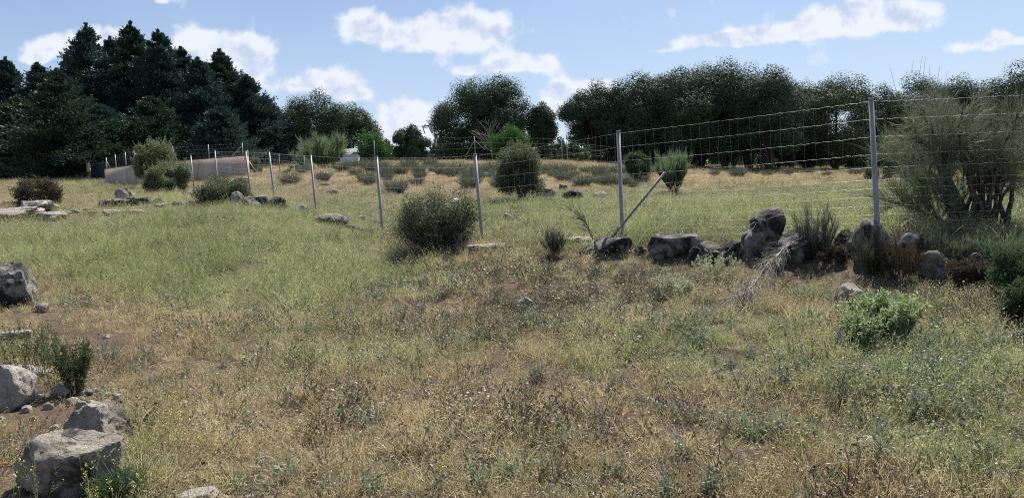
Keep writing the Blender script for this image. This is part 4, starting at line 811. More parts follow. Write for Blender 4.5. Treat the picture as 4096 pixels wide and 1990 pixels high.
# the tangled centre bush
tb, tH = thing_at('tangled_bush', 1752, 800, 15.6, 'tangled half dead bush of dark twigs with pale green leaves on top', 'bush')
def tangled(e, H):
    rg = np.random.default_rng(830); W_ = 330 / FPX * 15.6 / 2; n_ = 60
    a = rg.uniform(0, 6.283, n_); r = np.sqrt(rg.uniform(0, 1, n_)); D0 = np.stack([np.cos(a) * r * .9, np.sin(a) * r * .75, .35 + rg.uniform(0, 1, n_)], -1)
    A0 = grow(rg, np.stack([np.cos(a) * .15, np.sin(a) * .12, -.05 + 0 * a], -1), D0, rg.uniform(.6, 1.15, n_) * H * 1.05, 7, .03, .2)
    C, T = sprout(rg, A0, 12, .15, 1); A1 = grow(rg, C, T + rdir(rg, len(C)) * .9, rg.uniform(.1, .35, len(C)) * H, 5, 0, .3)
    C, T = sprout(rg, A1, 9, .1, 1); A2 = grow(rg, C, T + rdir(rg, len(C)) * 1.0, rg.uniform(.05, .18, len(C)) * H, 4, 0, .3)
    t = Geo(); tubes(t, A0, .014, .004, 5); tubes(t, A1, .004, .0015, 4); ribbons(t, A2, .004, .002, rg, .5)
    link('twigs', t.mesh('twigs', [M['darkwood']], True), e)
    f = Geo(); Q = A2[:, -1]; sel = (Q[:, 2] > H * .6) | ((Q[:, 0] < -.15) & (Q[:, 2] > .3 * H)) | (rg.uniform(0, 1, len(Q)) < .12); Q = np.repeat(Q[sel], 7, 0) + rg.normal(0, .03, (sel.sum() * 7, 3))
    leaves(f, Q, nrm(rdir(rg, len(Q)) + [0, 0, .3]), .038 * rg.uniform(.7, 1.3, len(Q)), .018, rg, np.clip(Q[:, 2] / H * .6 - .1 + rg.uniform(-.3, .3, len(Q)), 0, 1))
    Q2 = rg.normal(0, 1, (9000, 3)) * [W_ * .40, W_ * .35, H * .15] + [-.22 * W_, 0, H * .48]; Q2 = Q2[Q2[:, 2] > .05]
    leaves(f, Q2, rdir(rg, len(Q2)), .035, .02, rg, rg.uniform(0, .5, len(Q2)))
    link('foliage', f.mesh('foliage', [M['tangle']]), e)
    b = Geo(); nb = 16; P0 = rg.normal(0, .25, (nb, 3)) * [1, .6, 0] + [0.1, -.3, .1]; A = grow(rg, P0, rg.normal(size=(nb, 3)) * [1, .4, .3] + [.2, -.2, .35], rg.uniform(.4, .8, nb), 6, 0, .25)
    C, T = sprout(rg, A, 6, .3, 1); A1 = grow(rg, C, T + rdir(rg, len(C)) * .7, rg.uniform(.08, .25, len(C)), 4, 0, .3)
    tubes(b, A, .008, .003, 5); tubes(b, A1, .003, .001, 4); link('dead_branches', b.mesh('dead_branches', [M['deadwood']], True), e)
tangled(tb, tH)
# large broom by the fence on the right
def big_broom():
    Y = 11.5; e, H = thing_at('broom_shrub', 3860, 400, Y, 'huge grey green broom shrub rising behind the wires at the right', 'bush'); rg = np.random.default_rng(840)
    tg = [(x_, y_ + 110 if y_ < 500 else y_) for x_, y_ in [(3560,800),(3580,600),(3600,480),(3660,420),(3700,360),(3760,340),(3820,330),(3880,340),(3930,420),(3990,470),(4060,420),(4110,380),(4160,480),(4040,600),(3700,560),(3800,500),(3900,560),(3640,700),(3980,700),(4150,620),(3720,300),(4060,330),(3600,880)]]
    base0 = None; T0 = []; S0 = []
    for k, (a, b) in enumerate(tg):
        q = P(a, b, Y + rg.uniform(-.5, .6)) - np.array(e.location); s = np.array([rg.uniform(-.35, .5) + (a - 3880) / FPX * Y * .22, rg.uniform(-.2, .2), -.05]); s[0] += (P(3900, 900, Y)[0] - e.location[0])
        T0.append(q); S0.append(s)
    T0 = np.array(T0); S0 = np.array(S0); n_ = len(T0); s = np.linspace(0, 1, 9)[None, :, None]
    mid = S0 * .45 + T0 * .55; mid[:, 0] = S0[:, 0] + (T0[:, 0] - S0[:, 0]) * .25; 
    A0 = S0[:, None] * (1 - s) ** 2 + mid[:, None] * 2 * s * (1 - s) + T0[:, None] * s ** 2; A0 += rg.normal(0, .03, A0.shape)
    C, T = sprout(rg, A0, 19, .48, .98); A1 = grow(rg, C, T * .8 + rdir(rg, len(C)) * .95 + [0, 0, .02], rg.uniform(.2, .5, len(C)), 6, .0, .14)
    C, T = sprout(rg, A1, 16, .1, 1.0); A2 = grow(rg, C, T * .8 + rdir(rg, len(C)) * .6 + [0, 0, .1], rg.uniform(.1, .32, len(C)), 5, .04, .1)
    C, T = sprout(rg, A2, 3, .1, .8); A2 = A2; A3 = grow(rg, C, T * .8 + rdir(rg, len(C)) * .5 + [0, 0, .2], rg.uniform(.08, .25, len(C)), 4, .05, .1)
    g = Geo(); ribbons(g, A2, .0045, .0025, rg, rg.uniform(0, 1, len(A2))); ribbons(g, A3, .0042, .0022, rg, rg.uniform(.2, 1, len(A3)))
    link('foliage', g.mesh('foliage', [M['retama']]), e)
    t = Geo(); tubes(t, A0, .042, .008, 7); tubes(t, A1, .007, .002, 4); link('stems', t.mesh('stems', [M['bark']], True), e)
    # low green skirt at the left foot
    l = Geo(); n2_ = 14; P0 = np.tile(P(3780, 960, Y) - np.array(e.location), (n2_, 1)) * [1, 1, 0] + rg.normal(0, .12, (n2_, 3)) * [1, 1, 0]
    A = grow(rg, P0, np.stack([rg.uniform(-1.5, .6, n2_), rg.normal(0, .3, n2_), np.ones(n2_)], -1), rg.uniform(.7, 1.4, n2_), 7, .02, .1)
    C, T = sprout(rg, A, 14, .15, 1); B1 = grow(rg, C, T + rdir(rg, len(C)) * .5 + [0, 0, .3], rg.uniform(.15, .4, len(C)), 5, .05, .1)
    C, T = sprout(rg, B1, 12, .1, 1); B2 = grow(rg, C, T + rdir(rg, len(C)) * .5 + [0, 0, .3], rg.uniform(.1, .25, len(C)), 4, .05, .1)
    tubes(l, A, .010, .003, 5, mi=1); ribbons(l, B1, .005, .003, rg, .3); ribbons(l, B2, .0045, .002, rg, rg.uniform(0, 1, len(B2)))
    link('lower_shoots', l.mesh('lower_shoots', [M['broom'], M['bark']]), e)
    # tall bare whips over the crown
    v = Geo(); P0 = np.array([P(a, 420, Y) - np.array(e.location) for a in (3600, 3640, 3668, 3690, 3700, 3715, 3735)]); tp = np.array([P(a, b, Y) - np.array(e.location) for a, b in ((3560, 270), (3655, 240), (3690, 225), (3702, 230), (3720, 262), (3760, 265), (3790, 285))])
    tubes(v, np.stack([P0, P0 * .5 + tp * .5 + rg.normal(0, .02, P0.shape), tp], 1), .004, .0015, 4); link('bare_whips', v.mesh('bare_whips', [M['deadwood']]), e)
big_broom()
# heather and shrubs along the right wall
for (a, b, c_, d, mm, lb, lim, nm) in [(3255,820,170,11.0,'twiggreen','dry heather with upright sprays growing on the broad dark stone',18,'heather_bush'),(3490,885,190,9.9,'twiggreen','thin grey shrub in front of the rounded stone at the tallest post',14,'shrub'),
  (3600,925,190,9.6,'heath','brown twiggy shrub between the two rounded stones',16,'shrub'),(3960,990,190,8.9,'twiggreen','grey green shrub in front of the flat stone',14,'shrub'),
  (2215,905,120,13.4,'twiggreen','upright grey twiggy shrub left of the bright slab',20,'shrub'),(2190,985,200,12.9,'heath','sprawling low dead twigs under the grey twiggy shrub',12,'shrub'),
  (3100,985,130,11.0,'broom','small green shrub at the foot of the tall upright stone',14,'shrub'),(1400,880,130,19.5,'lavender','grey shrub beside the dark rough stone',12,'shrub')]:
    strands(nm, a, b, c_, d, lb, int(a) * 3, mm, 'bush', None, limbs=lim, sec=9, ter=12, w=.0045, up=.22, wig=.12, tl=.35, fan=1.2, limb_r=.008)
shrub('bush', 4075, 985, 230, 8.1, 'fresh green bush at the right edge under the broom', 871, 'greenbush', leaves_n=16000, ls=.028, clumps=30, spiky=.9)
shrub('bush', 4105, 1110, 170, 7.3, 'low bright green bush at the right edge above the dark stone', 872, 'greenbush', leaves_n=9000, ls=.026, clumps=20, spiky=.9)
shrub('bush', 3880, 1010, 150, 9.0, 'dark brownish undergrowth bush below the orange lichened stone', 873, 'heath', leaves_n=7000, ls=.025, clumps=18, spiky=.9)
shrub('bush', 3330, 985, 150, 10.6, 'dark tangled undergrowth bush between the heather and the narrow stone', 874, 'heath', leaves_n=7000, ls=.025, clumps=18, spiky=.9)
shrub('bush', 3530, 985, 130, 9.8, 'dark undergrowth bush at the foot of the rounded stone by the post', 875, 'thistle', leaves_n=6000, ls=.025, clumps=16, spiky=.9)
strands('bush', 3800, 905, 240, 9.9, 'tall thin grey green brush in front of the big broom stems', 876, 'retama', 'bush', None, limbs=26, sec=9, ter=12, w=.0045, up=.2, wig=.12, tl=.3, fan=1.2, limb_r=.008)
strands('bush', 4000, 900, 240, 9.6, 'dense green brush at the right edge covering the flat stone', 877, 'broom', 'bush', None, limbs=26, sec=9, ter=12, w=.0045, up=.2, wig=.12, tl=.3, fan=1.2, limb_r=.008)
# dead branch arching left of the block, bleached branch spilling down the bank
def bare(name, label, cat, pts, Y, r, n1, n2c, mm, seed, l1=.3, l2=.15, dirb=(0, 0, .2)):
    q = np.array([P(a, b, Y + dy) for a, b, dy in pts]); e = empty(name, tuple(q[0]), label, cat); q = q - q[0]; rg = np.random.default_rng(seed)
    tt = np.linspace(0, len(q) - 1, 14); c = np.stack([np.interp(tt, np.arange(len(q)), q[:, k]) for k in range(3)], -1)[None]
    c = np.repeat(c, 3, 0) + rg.normal(0, .012, (3, 14, 3)); t = Geo()
    C, T = sprout(rg, c, n1, .15, 1); A1 = grow(rg, C, T + rdir(rg, len(C)) * .55 + dirb, rg.uniform(.4, 1, len(C)) * l1, 6, 0, .14)
    C, T = sprout(rg, A1, n2c, .2, 1); A2 = grow(rg, C, T + rdir(rg, len(C)) * .5 + dirb, rg.uniform(.4, 1, len(C)) * l2, 4, 0, .14)
    tubes(t, c, r, r * .3, 5); link('branch', t.mesh('branch', [M[mm]], True), e)
    t = Geo(); tubes(t, A1, r * .35, r * .15, 4); ribbons(t, A2, .0045, .002, rg, .5); link('twigs', t.mesh('twigs', [M[mm]]), e); return e
bare('dead_branch', 'dry dark branch arching up over the bright slab', 'branch', [(2372,955,0),(2360,920,0),(2335,880,0),(2300,852,0)], 13.6, .008, 10, 7, 'darkwood', 851, .28, .14, (-.3, 0, .3))
bare('fallen_branch', 'pale bleached branch of many twigs spilling down the bank from the upright stone', 'branch', [(3230,940,0),(3150,980,-.4),(3080,1050,-1.2),(3020,1130,-2.0),(2960,1190,-2.6)], 11.2, .010, 26, 14, 'deadwood', 852, .55, .3, (-.35, -.5, -.25))
# bare tree in front of the great oak
def bare_tree():
    e, H = thing_at('bare_tree', 1965, 470, 54, 'thin leafless grey tree in front of the great rounded oak', 'tree'); rg = np.random.default_rng(860); t = Geo()
    A0 = grow(rg, np.array([[0, 0, -.1]]), np.array([[-.05, 0, 1.0]]), H * .8, 8, .0, .05)
    C, T = sprout(rg, A0, 16, .3, 1); A1 = grow(rg, C, T * .5 + rdir(rg, 16) * [1.2, .6, .3] + [-.3, 0, .3], rg.uniform(.25, .55, 16) * H, 7, .04, .15)
    C, T = sprout(rg, A1, 8, .2, 1); A2 = grow(rg, C, T + rdir(rg, len(C)) * .6, rg.uniform(.1, .25, len(C)) * H, 5, .04, .2)
    tubes(t, A0, .05, .02, 6); link('trunk', t.mesh('trunk', [M['deadwood']], True), e); t = Geo(); tubes(t, A1, .014, .007, 4); tubes(t, A2, .007, .004, 4); link('branches', t.mesh('branches', [M['deadwood']], True), e)
bare_tree()
# herbs near the camera
def herbplant(name, px, ytop, wpx, Y, label, seed, m, stems, leafL, leafW, per, flower=None, nf=5, fl=.014, cat='plant', group=None, spread=1.0, stemw=.004, flowname='flowers'):
    e, H = thing_at(name, px, ytop, Y, label, cat, group); Wd = wpx / FPX * Y / 2; rg = np.random.default_rng(seed); g = Geo()
    a = rg.uniform(0, 6.283, stems); r = np.sqrt(rg.uniform(0, 1, stems)) * spread; P0 = np.stack([np.cos(a) * r * Wd * .5, np.sin(a) * r * Wd * .5, 0 * a], -1)
    D0 = np.stack([np.cos(a) * r * Wd / H, np.sin(a) * r * Wd / H, np.ones(stems)], -1); A0 = grow(rg, P0, D0, rg.uniform(.65, 1.0, stems) * H * 1.05, 6, .0, .07)
    C, T = sprout(rg, A0, 3, .4, .9); A1 = grow(rg, C, T + rdir(rg, len(C)) * .5, rg.uniform(.12, .3, len(C)) * H, 4, .1, .1)
    ribbons(g, A0, stemw, stemw * .5, rg, rg.uniform(0, 1, stems)); ribbons(g, A1, stemw * .7, stemw * .4, rg, rg.uniform(0, 1, len(A1)))
    C, T = sprout(rg, np.concatenate([A0[:, :4], A0[:, 2:]]), per, .1, 1); leaves(g, C, nrm(T * .6 + rdir(rg, len(C))), leafL * rg.uniform(.6, 1.3, len(C)), leafW, rg, rg.uniform(0, 1, len(C)))
    C, T = sprout(rg, A1, max(per // 2, 2), .1, 1); leaves(g, C, nrm(T * .6 + rdir(rg, len(C))), leafL * rg.uniform(.6, 1.2, len(C)), leafW, rg, rg.uniform(.3, 1, len(C)))
    link('foliage', g.mesh('foliage', [M[m]]), e)
    if flower:
        f = Geo(); tips = np.concatenate([A0[:, -1], A1[:, -1]]); C = np.repeat(tips, nf, 0) + rg.normal(0, fl * .6, (len(tips) * nf, 3)); leaves(f, C, nrm(rdir(rg, len(C)) + [0, 0, .4]), fl, fl * .8, rg, rg.uniform(0, 1, len(C))); link(flowname, f.mesh(flowname, [M[flower]]), e)
    return e
herbplant('leafy_plant', 3540, 1160, 215, 7.15, 'bright yellow green leafy plant, a rounded mound on the bank', 901, 'bright', 90, .055, .016, 22, stemw=.005)
herbplant('leafy_plant', 3445, 1225, 130, 6.9, 'smaller pale green clump touching the bright leafy plant', 902, 'bright', 40, .05, .012, 14, stemw=.005)
herbplant('thistle', 285, 1365, 105, 6.85, 'dark green spiny thistle bush beside the pale slab', 903, 'thistle', 44, .032, .010, 22)
for (a, b, c_, d, lb) in [(60,1285,150,7.3,'thin brownish weed with seed heads at the left edge'),(130,1270,170,7.4,'dry leafy weed standing between the left edge and the thistle'),(205,1320,110,7.1,'short dry weed leaning on the thistle')]:
    herbplant('weed', a, b, c_, d, lb, int(a) + 5, 'thistle', 22, .03, .009, 9, group='dry weeds beside the thistle')
for (a, b, c_, d, lb) in [(2850,1008,150,10.9,'cream flowered umbel plant below the dark wedge stone'),(2670,1092,110,9.9,'small cream flowered umbel plant on the bank'),(2735,1120,60,9.6,'little pale umbel plant beside the small cream flowered one')]:
    herbplant('umbel_plant', a, b, c_, d, lb, int(a), 'palebush', 34, .03, .007, 12, 'white_flower', 14, .012, group='pale umbel plants on the bank')
for (a, b, c_, d, lb) in [(640,1540,180,4.9,'tall mustard stem with yellow flowers right of the brown boulder'),(700,1600,120,4.7,'slender mustard stem with few yellow flowers'),(480,1690,120,4.3,'mustard stem with yellow flowers in front of the brown boulder'),
  (330,1760,150,3.95,'mustard stem crossing the face of the big boulder'),(120,1700,120,3.9,'leaning mustard stem with yellow buds in the near corner'),(560,1860,140,4.2,'yellow flowered mustard beside the big boulder'),(420,1890,140,3.85,'low yellow mustard at the foot of the big boulder'),(20,1820,120,3.8,'yellow mustard stem at the left edge of the near corner'),(860,1700,120,4.9,'yellow flowered mustard among the seedy grass')]:
    herbplant('mustard_plant', a, b, c_, d, lb, int(a) + 9, 'weed', 4, .02, .005, 5, 'yellow', 4, .008, group='yellow mustard plants in the near left corner', stemw=.003, spread=.9)
herbplant('grass_clump', 470, 1870, 170, 4.25, 'dense fresh green grass clump against the right foot of the big boulder', 931, 'greenbush', 90, .08, .004, 5)
herbplant('tall_grass_plant', 2720, 830, 140, 13.9, 'tall pale oat grass rising behind the loaf shaped stone', 941, 'palebush', 12, .05, .006, 5, 'white_flower', 3, .02, group=None, stemw=.003, flowname='seed_heads')
herbplant('tall_grass_plant', 3580, 850, 130, 11.2, 'pale seed headed grass beside the tallest post', 942, 'palebush', 12, .05, .006, 5, 'white_flower', 3, .02, stemw=.003, flowname='seed_heads')
herbplant('yellow_weed', 2600, 880, 40, 15.5, 'small yellow green weed in the field behind the leaning pole', 943, 'bright', 8, .03, .008, 8, 'yellow', 4, .012)
# lavender clumps on the crest and slope
lav = [(1350,668),(1375,678),(1400,672),(1425,690),(1450,668),(1460,720),(1475,735),(1495,680),(1530,675),(1545,700),(1550,715),(1560,690),(1605,690),(1625,675),(1640,668),(1670,690),(1680,705),(1700,672),(1720,660),(1740,680),(1760,668),
 (1775,690),(1800,700),(1815,655),(1830,690),(1850,672),(1870,700),(1885,720),(1880,740),(1905,680),(1925,700),(1950,690),(1965,670),(2150,660),(2170,690),(2190,670),(2215,700),(2240,690),(2260,720),(2280,680),(2300,700),(2330,735),(2350,690),
 (2380,720),(2400,700),(2420,730),(2440,715),(2470,690),(2490,735),(2520,700),(2530,740),(2560,720),(2400,690),(1210,688),(1150,735),(1235,682),(3080,700),(2940,700),(3150,695),(3230,690),(3300,700),(3420,695),(3480,690),(2860,695),(3560,700),(3650,690),(1990,740),(2010,715),(2500,650),(2620,690),(1660,735),(1590,760),(1300,715)]
def lavmesh(seed):
    rg = np.random.default_rng(seed); g = Geo(); n_ = 460; a = rg.uniform(0, 6.283, n_); r = np.sqrt(rg.uniform(0, 1, n_))
    A = grow(rg, np.stack([np.cos(a) * r * .16, np.sin(a) * r * .16, 0 * a - .02], -1), np.stack([np.cos(a) * r * .8, np.sin(a) * r * .8, np.ones(n_)], -1), rg.uniform(.2, .5, n_), 4, .05, .14)
    ribbons(g, A, .009, .007, rg, rg.uniform(0, 1, n_)); return g.mesh('lavender_bush', [M['lavender']])
lvm = [lavmesh(950 + k) for k in range(4)]
for k, (a, b) in enumerate(lav):
    if b < 678 and k % 2: continue
    best = None
    for d in np.arange(24, 58, .5):
        x = P(a, b, d)[0]; q = proj(np.array([x]), np.array([d]), height(np.array([x]), np.array([d]))); er = abs(float(q[1][0]) - (b + 6))
        if best is None or er < best[0] - .5: best = (er, d, x)
    er, d, x = best; d += random.Random(k).uniform(-.5, .5)
    o = link('lavender_bush', lvm[k % 4], None, (x, d, gz(x, d))); o.rotation_euler = (0, 0, k * 1.7); s_ = .8 + .7 * ((k * 37) % 10) / 10; o.scale = (s_ * 1.15, s_ * 1.15, s_)
    prop(o, 'low grey green lavender clump ' + ('below the wispy broom' if a < 1470 else 'below the round oak bush' if a < 1690 else 'on the bare slope between two fence posts' if a < 1890 else 'beside the tall juniper bush' if a < 2180 else 'on the stony crest right of the juniper' if a < 2460 else 'left of the round green broom' if a < 2640 else 'at the foot of the long oak grove' if a < 3350 else 'in the far field by the tallest post'), 'bush', 'lavender clumps on the crest and slope')

# ------------------------------------------------------------------ fence
def cyl(g, a, b, r, sides=10, mi=0, cap=True):
    a = np.asarray(a, float); b = np.asarray(b, float); tubes(g, np.stack([a, b])[None], r, r, sides, mi=mi)
    if cap:
        n_ = g.n; g.F.append(np.array([list(range(n_ - sides, n_))])); g.M.append(np.array([mi]))
fe = empty('wire_fence', tuple(P(2490, 950, 14)), 'galvanised post and woven wire livestock fence running along the ruined stone wall', 'fence')
fo = np.array(fe.location)
# (top px, top py, bottom px, bottom py, Y)
POST = [(3484,397,3512,950,10.8),(2473,526,2491,962,14.0),(1900,618,1930,972,17.3),(1506,628,1531,934,19.8),(1242,620,1266,862,21.8),(1076,608,1098,795,26.0),(982,605,1004,785,29.0),(859,603,872,760,32.5),(762,622,776,748,35.0),(745,652,752,748,37.5)]
posts = []
for k, (a, b, c_, d, Yp) in enumerate(POST):
    t = P(a, b, Yp); q = P(c_, d, Yp); q2 = q + (q - t) / np.linalg.norm(q - t) * .25; posts.append((t, q))
    rp = .036 if k < 4 else .030
    g = Geo(); cyl(g, q2 - fo, t - fo, rp, 14); po = link('post', g.mesh('post', [M['steel']], True), fe)
    c = Geo(); cyl(c, t - fo - [0, 0, .002], t - fo + [0, 0, .022], rp + .003, 14); link('cap', c.mesh('cap', [M['steel']], True), po)
posts.insert(0, (P(4760, 330, 10.9), P(4790, 900, 10.9)))
hs = [.03, .27, .51, .75, .93, 1.10, 1.22, 1.34, 1.46, 1.58, 1.69, 1.80]
def panel(p0, p1, seed, rw, nverts=None):
    rg = np.random.default_rng(seed); t0, b0 = p0; t1, b1 = p1; g = Geo(); L0 = np.linalg.norm(b0 - t0); L1 = np.linalg.norm(b1 - t1); span = np.linalg.norm(t1 - t0)
    K = max(int(span / .06), 8); s = np.linspace(0, 1, K); rows = []
    nv = int(span / .17)
    for h in hs:
        a = t0 + (b0 - t0) * (h / 1.9); b = t1 + (b1 - t1) * (h / 1.9); pl = a[None] * (1 - s)[:, None] + b[None] * s[:, None]
        sag = .02 * np.sin(s * math.pi) * rg.uniform(.4, 1.2); pl[:, 2] -= sag; pl[:, 2] += .006 * np.sin(s * nv * math.pi * 2 + rg.uniform(0, 6)) + rg.normal(0, .001, K)
        rows.append(pl - fo)
    R = np.stack(rows); tubes(g, R, rw, rw, 4)
    # upright stay wires, slightly bent
    fs = (np.arange(nv) + .5) / nv; V_ = []
    for f in fs:
        f2 = np.clip(f + rg.normal(0, .004) , 0, 1); jj = f2 * (K - 1); i = min(int(jj), K - 2); w_ = jj - i; col = R[:, i] * (1 - w_) + R[:, i + 1] * w_
        dx = np.cumsum(rg.normal(0, .008, len(hs))); col = col + (R[0, -1] - R[0, 0]) / span * dx[:, None]; V_.append(col)
    V_ = np.array(V_); tubes(g, V_, rw * .75, rw * .75, 4, mi=1)
    link('wire_panel', g.mesh('wire_panel', [M['wire'], M['darkwire2']]), fe)
for k in range(len(posts) - 1):
    if k < 8: panel(posts[k], posts[k + 1], 970 + k, 0.00125 if k < 3 else .0026)
# the leaning pole
g = Geo(); a = P(2660, 690, 13.4); b = P(2432, 968, 13.75); o = empty('leaning_pole', tuple(b), 'rusty grey pole propped slantwise across the wires beside the middle post', 'pole')
cyl(g, [0, 0, 0], a - b, .022, 10); lp = link('pole', g.mesh('pole', [M['rustpole']], True), o)
for f in (.22, .62, .66): 
    g = Geo(); c0 = (a - b) * f; dv = (a - b) / np.linalg.norm(a - b) * .02; cyl(g, c0 - dv, c0 + dv, .027, 10); link('clamp', g.mesh('clamp', [M['steel']], True), lp)
# twine on the upright stone
g = Geo(); q = np.array([P(2990, 905, 11.5), P(3018, 888, 11.48), P(3026, 890, 11.47), P(3012, 915, 11.47), P(2985, 930, 11.5), P(2965, 932, 11.52), P(2955, 946, 11.52)])
tubes(g, (q - q[0])[None], .005, .005, 5); prop(link('twine', g.mesh('twine', [plain_mat('blue_twine', (.25, .35, .5), (.5, .58, .66), 9, .7)]), None, q[0]), 'loop of pale blue twine hanging off the upright stone', 'twine')
# white scrap in the tangled bush
g = Geo(); q = P(1827, 798, 15.1); rg = np.random.default_rng(3); leaves(g, rg.normal(0, .012, (10, 3)), rdir(rg, 10), .07, .035, rg, np.full(10, .5)); prop(link('plastic_scrap', g.mesh('plastic_scrap', [M['white']]), None, q), 'torn white scrap of plastic caught in the tangled bush', 'litter')

# ------------------------------------------------------------------ rendered yard wall, gate and its mesh fence
def box(g, A, B, z0, z1, th, mi=0):
    A = np.array(A[:2]); B = np.array(B[:2]); d = (B - A) / np.linalg.norm(B - A); nrm_ = np.array([-d[1], d[0]]) * th / 2
    c = [A - nrm_, B - nrm_, B + nrm_, A + nrm_]; zt = z1 if np.ndim(z1) else (z1, z1); tops = [zt[0], zt[1], zt[1], zt[0]]
    V = [(*p, z0) for p in c] + [(*p, t) for p, t in zip(c, tops)]
    g.add(V, [[0, 1, 5, 4], [1, 2, 6, 5], [2, 3, 7, 6], [3, 0, 4, 7], [4, 5, 6, 7], [3, 2, 1, 0]], .5, mi)
def wallseg(name, a, b, label):
    A = P(*a); B = P(*b); o = empty(name, (A[0], A[1], gz(A[0], A[1])), label, 'wall'); L = np.array(o.location); g = Geo(); zb = min(gz(A[0], A[1]), gz(B[0], B[1])) - .6 - L[2]
    box(g, A - L, B - L, zb, (A[2] - L[2] - .05, B[2] - L[2] - .05), .2); link('wall_face', g.mesh('wall_face', [M['render']]), o)
    g = Geo(); box(g, A - L, B - L, 0, (A[2] - L[2], B[2] - L[2]), .24); V = g.V[0]; V[:4, 2] = V[4:8, 2] - .047; link('coping', g.mesh('coping', [M['capstone']]), o); return A, B
wallA = wallseg('yard_wall', (424, 674, 45.2), (560, 654, 42.6), 'short grey rendered wall between the gate and the small round tree')
wallB = wallseg('yard_wall', (562, 654, 45.6), (990, 620, 44.8), 'long grey brown rendered wall below the cedars')
g = Geo(); A = P(362, 650, 48.2); B = P(423, 648, 47.6); box(g, A, B, gz(A[0], A[1]) - .3, min(A[2], B[2]), .05)
ge = empty('yard_gate', (A[0], A[1], gz(A[0], A[1])), 'dark blue solid metal gate at the end of the rendered wall', 'gate'); gg = Geo(); gg.add(np.concatenate(g.V) - np.array(ge.location), g.F[0]); link('gate_leaf', gg.mesh('gate_leaf', [M['gate']]), ge)
gg = Geo(); 
for f in np.linspace(0.05, .95, 8): c0 = A * (1 - f) + B * f - np.array(ge.location); cyl(gg, [c0[0], c0[1] - .04, 0], [c0[0], c0[1] - .04, min(A[2], B[2]) - ge.location[2] - .03], .012, 6)
link('gate_bars', gg.mesh('gate_bars', [M['gate']], True), ge)
g = Geo(); A = P(352, 648, 48.4); pe = empty('gate_pillar', (A[0], A[1], gz(A[0], A[1])), 'slim brown pillar holding the dark gate', 'pillar'); L = np.array(pe.location); box(g, A - L - [.09, 0, 0], A - L + [.09, 0, 0], -.4, A[2] - L[2], .18); link('shaft', g.mesh('shaft', [M['render']]), pe)
g = Geo(); box(g, A - L - [.12, 0, 0], A - L + [.12, 0, 0], A[2] - L[2] + .002, A[2] - L[2] + .06, .24); link('cap', g.mesh('cap', [M['capstone']]), pe)
wallseg('low_wall', (306, 714, 49), (343, 712, 48.6), 'stub of low brown wall left of the gate pillar')
def meshfence(name, label, pts, Y, hpx, wires_v=.12, braces=(), mm='darkwire'):
    P0 = [P(a, b, y) for (a, b, y) in pts]; o = empty(name, tuple(P0[0] - [0, 0, hpx]), label, 'fence'); L = np.array(o.location)
    for q in P0:
        g = Geo(); zb = gz(q[0], q[1]) - .2 if hpx is None else q[2] - hpx; cyl(g, np.array([q[0], q[1], zb]) - L, q - L, .028, 8); link('post', g.mesh('post', [M['concrete'] if mm == 'grey' else M['steel']], True), o)
    for (a, b, y, a2, b2, y2) in braces:
        g = Geo(); cyl(g, P(a, b, y) - L, P(a2, b2, y2) - L, .022, 8); link('brace', g.mesh('brace', [M['steel']], True), o)
    g = Geo(); rr_ = .0028
    for k in range(len(P0) - 1):
        A, B = P0[k], P0[k + 1]; span = np.linalg.norm(B - A); n_ = max(int(span / wires_v), 2); f = np.linspace(0, 1, n_)[:, None]; T_ = A * (1 - f) + B * f; T_[:, 2] -= .05
        Bt = T_.copy(); Bt[:, 2] -= hpx - .1; m_ = max(int((hpx - .1) / wires_v), 2); sl = m_ 
        tubes(g, np.stack([T_[:-1], Bt[1:]], 1) - L, rr_ * .7, rr_ * .7, 3); tubes(g, np.stack([T_[1:], Bt[:-1]], 1) - L, rr_ * .7, rr_ * .7, 3)
        for j in range(0, m_ + 1): dz = np.array([0, 0, (hpx - .1) * j / m_]); tubes(g, np.stack([T_[0] - dz, T_[-1] - dz])[None] - L, rr_, rr_, 3)
    link('wire_mesh', g.mesh('wire_mesh', [M['darkwire']]), o)
meshfence('mesh_fence', 'wire mesh fence on top of the short rendered wall', [(424,630,47.4),(460,619,46.4),(500,609,45.4),(535,600,44.6)], 45, 1.0, .18, [(424,640,47.3,445,678,46.9),(535,610,44.5,575,640,44.2)])
meshfence('mesh_fence', 'wire mesh fence on top of the long rendered wall', [(690,585,44.5),(832,578,45.2),(968,572,45.8)], 45, .95, .18, [(966,584,45.7,920,634,45.6)])
meshfence('mesh_fence', 'dark wire mesh fence continuing from the rendered wall across the crest', [(990,600,46.1),(1115,615,47),(1215,620,47.5),(1330,610,48),(1495,562,48.5)], 46, 1.25, .18, [(992,640,46,1034,698,45)])
meshfence('mesh_fence', 'far wire fence with a double braced post on the crest', [(1495,560,49),(1897,545,50),(2245,552,52),(2266,566,52.2),(2600,600,54)], 50, 1.5, .3, [(1897,562,50,1862,625,50),(1900,562,50,1940,600,50)])
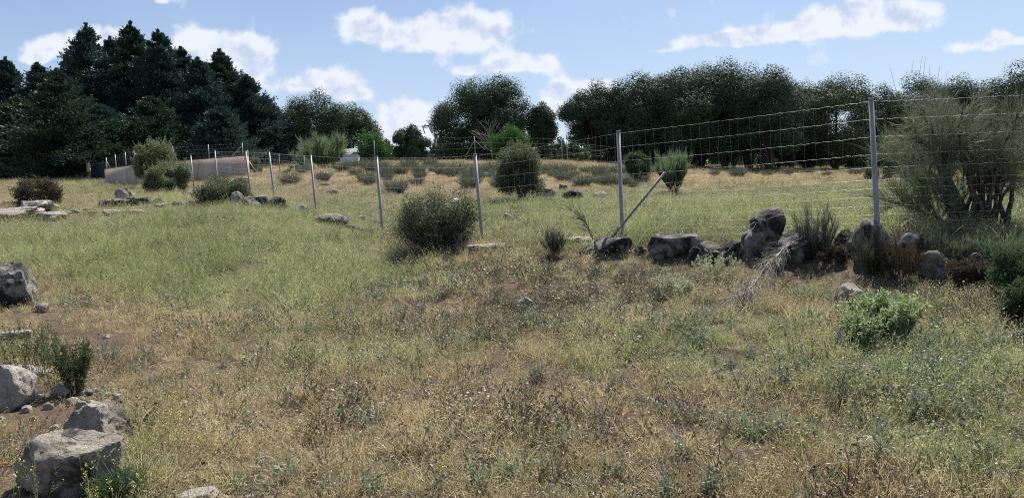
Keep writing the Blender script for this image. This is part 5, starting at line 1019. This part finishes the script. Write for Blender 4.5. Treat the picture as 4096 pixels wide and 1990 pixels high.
# pylon
pyb = P(1748, 640, 72); e = empty('power_pole', tuple(pyb), 'power line pole with a wide cross arm on slanted struts', 'pylon'); L = np.array(e.location)
g = Geo(); cyl(g, P(1749, 670, 72) - L, P(1741, 535, 72) - L, .11, 8); link('pole', g.mesh('pole', [M['concrete']], True), e)
g = Geo(); cyl(g, P(1688, 506, 72) - L, P(1752, 496, 72) - L, .07, 6); cyl(g, P(1690, 512, 71.6) - L, P(1752, 502, 71.6) - L, .04, 6); link('cross_arm', g.mesh('cross_arm', [M['darkwire']], True), e)
for (a, b, c_, d) in [(1690,506,1700,535),(1712,502,1728,533),(1722,502,1732,533),(1738,500,1738,533),(1750,497,1744,533),(1758,520,1772,540)]:
    g = Geo(); cyl(g, P(a, b, 72) - L, P(c_, d, 72) - L, .045, 5); link('strut', g.mesh('strut', [M['darkwire']], True), e)
for (a, b) in [(1700,503),(1720,500),(1745,497)]:
    g = Geo(); cyl(g, P(a, b, 72) - L, P(a, b - 7, 72) - L, .05, 6); link('insulator', g.mesh('insulator', [M['slate']], True), e)
g = Geo(); ss = np.linspace(0, 1, 30); qa = P(1690, 503, 72); qb = P(900, 560, 150); wr = qa[None] * (1 - ss)[:, None] + qb[None] * ss[:, None]; wr[:, 2] -= 3 * np.sin(ss * math.pi); tubes(g, (wr - L)[None], .015, .015, 3)
link('cable', g.mesh('cable', [M['darkwire']]), e)
# white shed with a corrugated roof behind the wispy broom
A = P(1368, 640, 55); e = empty('shed', (A[0], A[1], gz(A[0], A[1])), 'small white shed with a dark corrugated roof behind the wispy broom', 'shed'); L = np.array(e.location); B = P(1432, 640, 55)
top = P(1400, 612, 55)[2]; g = Geo(); box(g, A - L, B - L, -.4, top - L[2], 1.2); link('wall', g.mesh('wall', [M['white']]), e)
g = Geo(); xs_ = np.linspace(-.25, B[0] - A[0] + .25, 60); V = []; 
for yy_, zz_ in ((-.85, top - L[2] - .02), (.85, top - L[2] + .34)): V += [(x_, yy_, zz_ + .03 * math.sin(i * 1.6)) for i, x_ in enumerate(xs_)]
V = np.array(V); nx = len(xs_); Fq = [[i, i + 1, nx + i + 1, nx + i] for i in range(nx - 1)]; V2 = V + [0, 0, .03]; g.add(V, Fq); g.add(V2, Fq); link('roof', g.mesh('roof', [M['slate']], True), e)
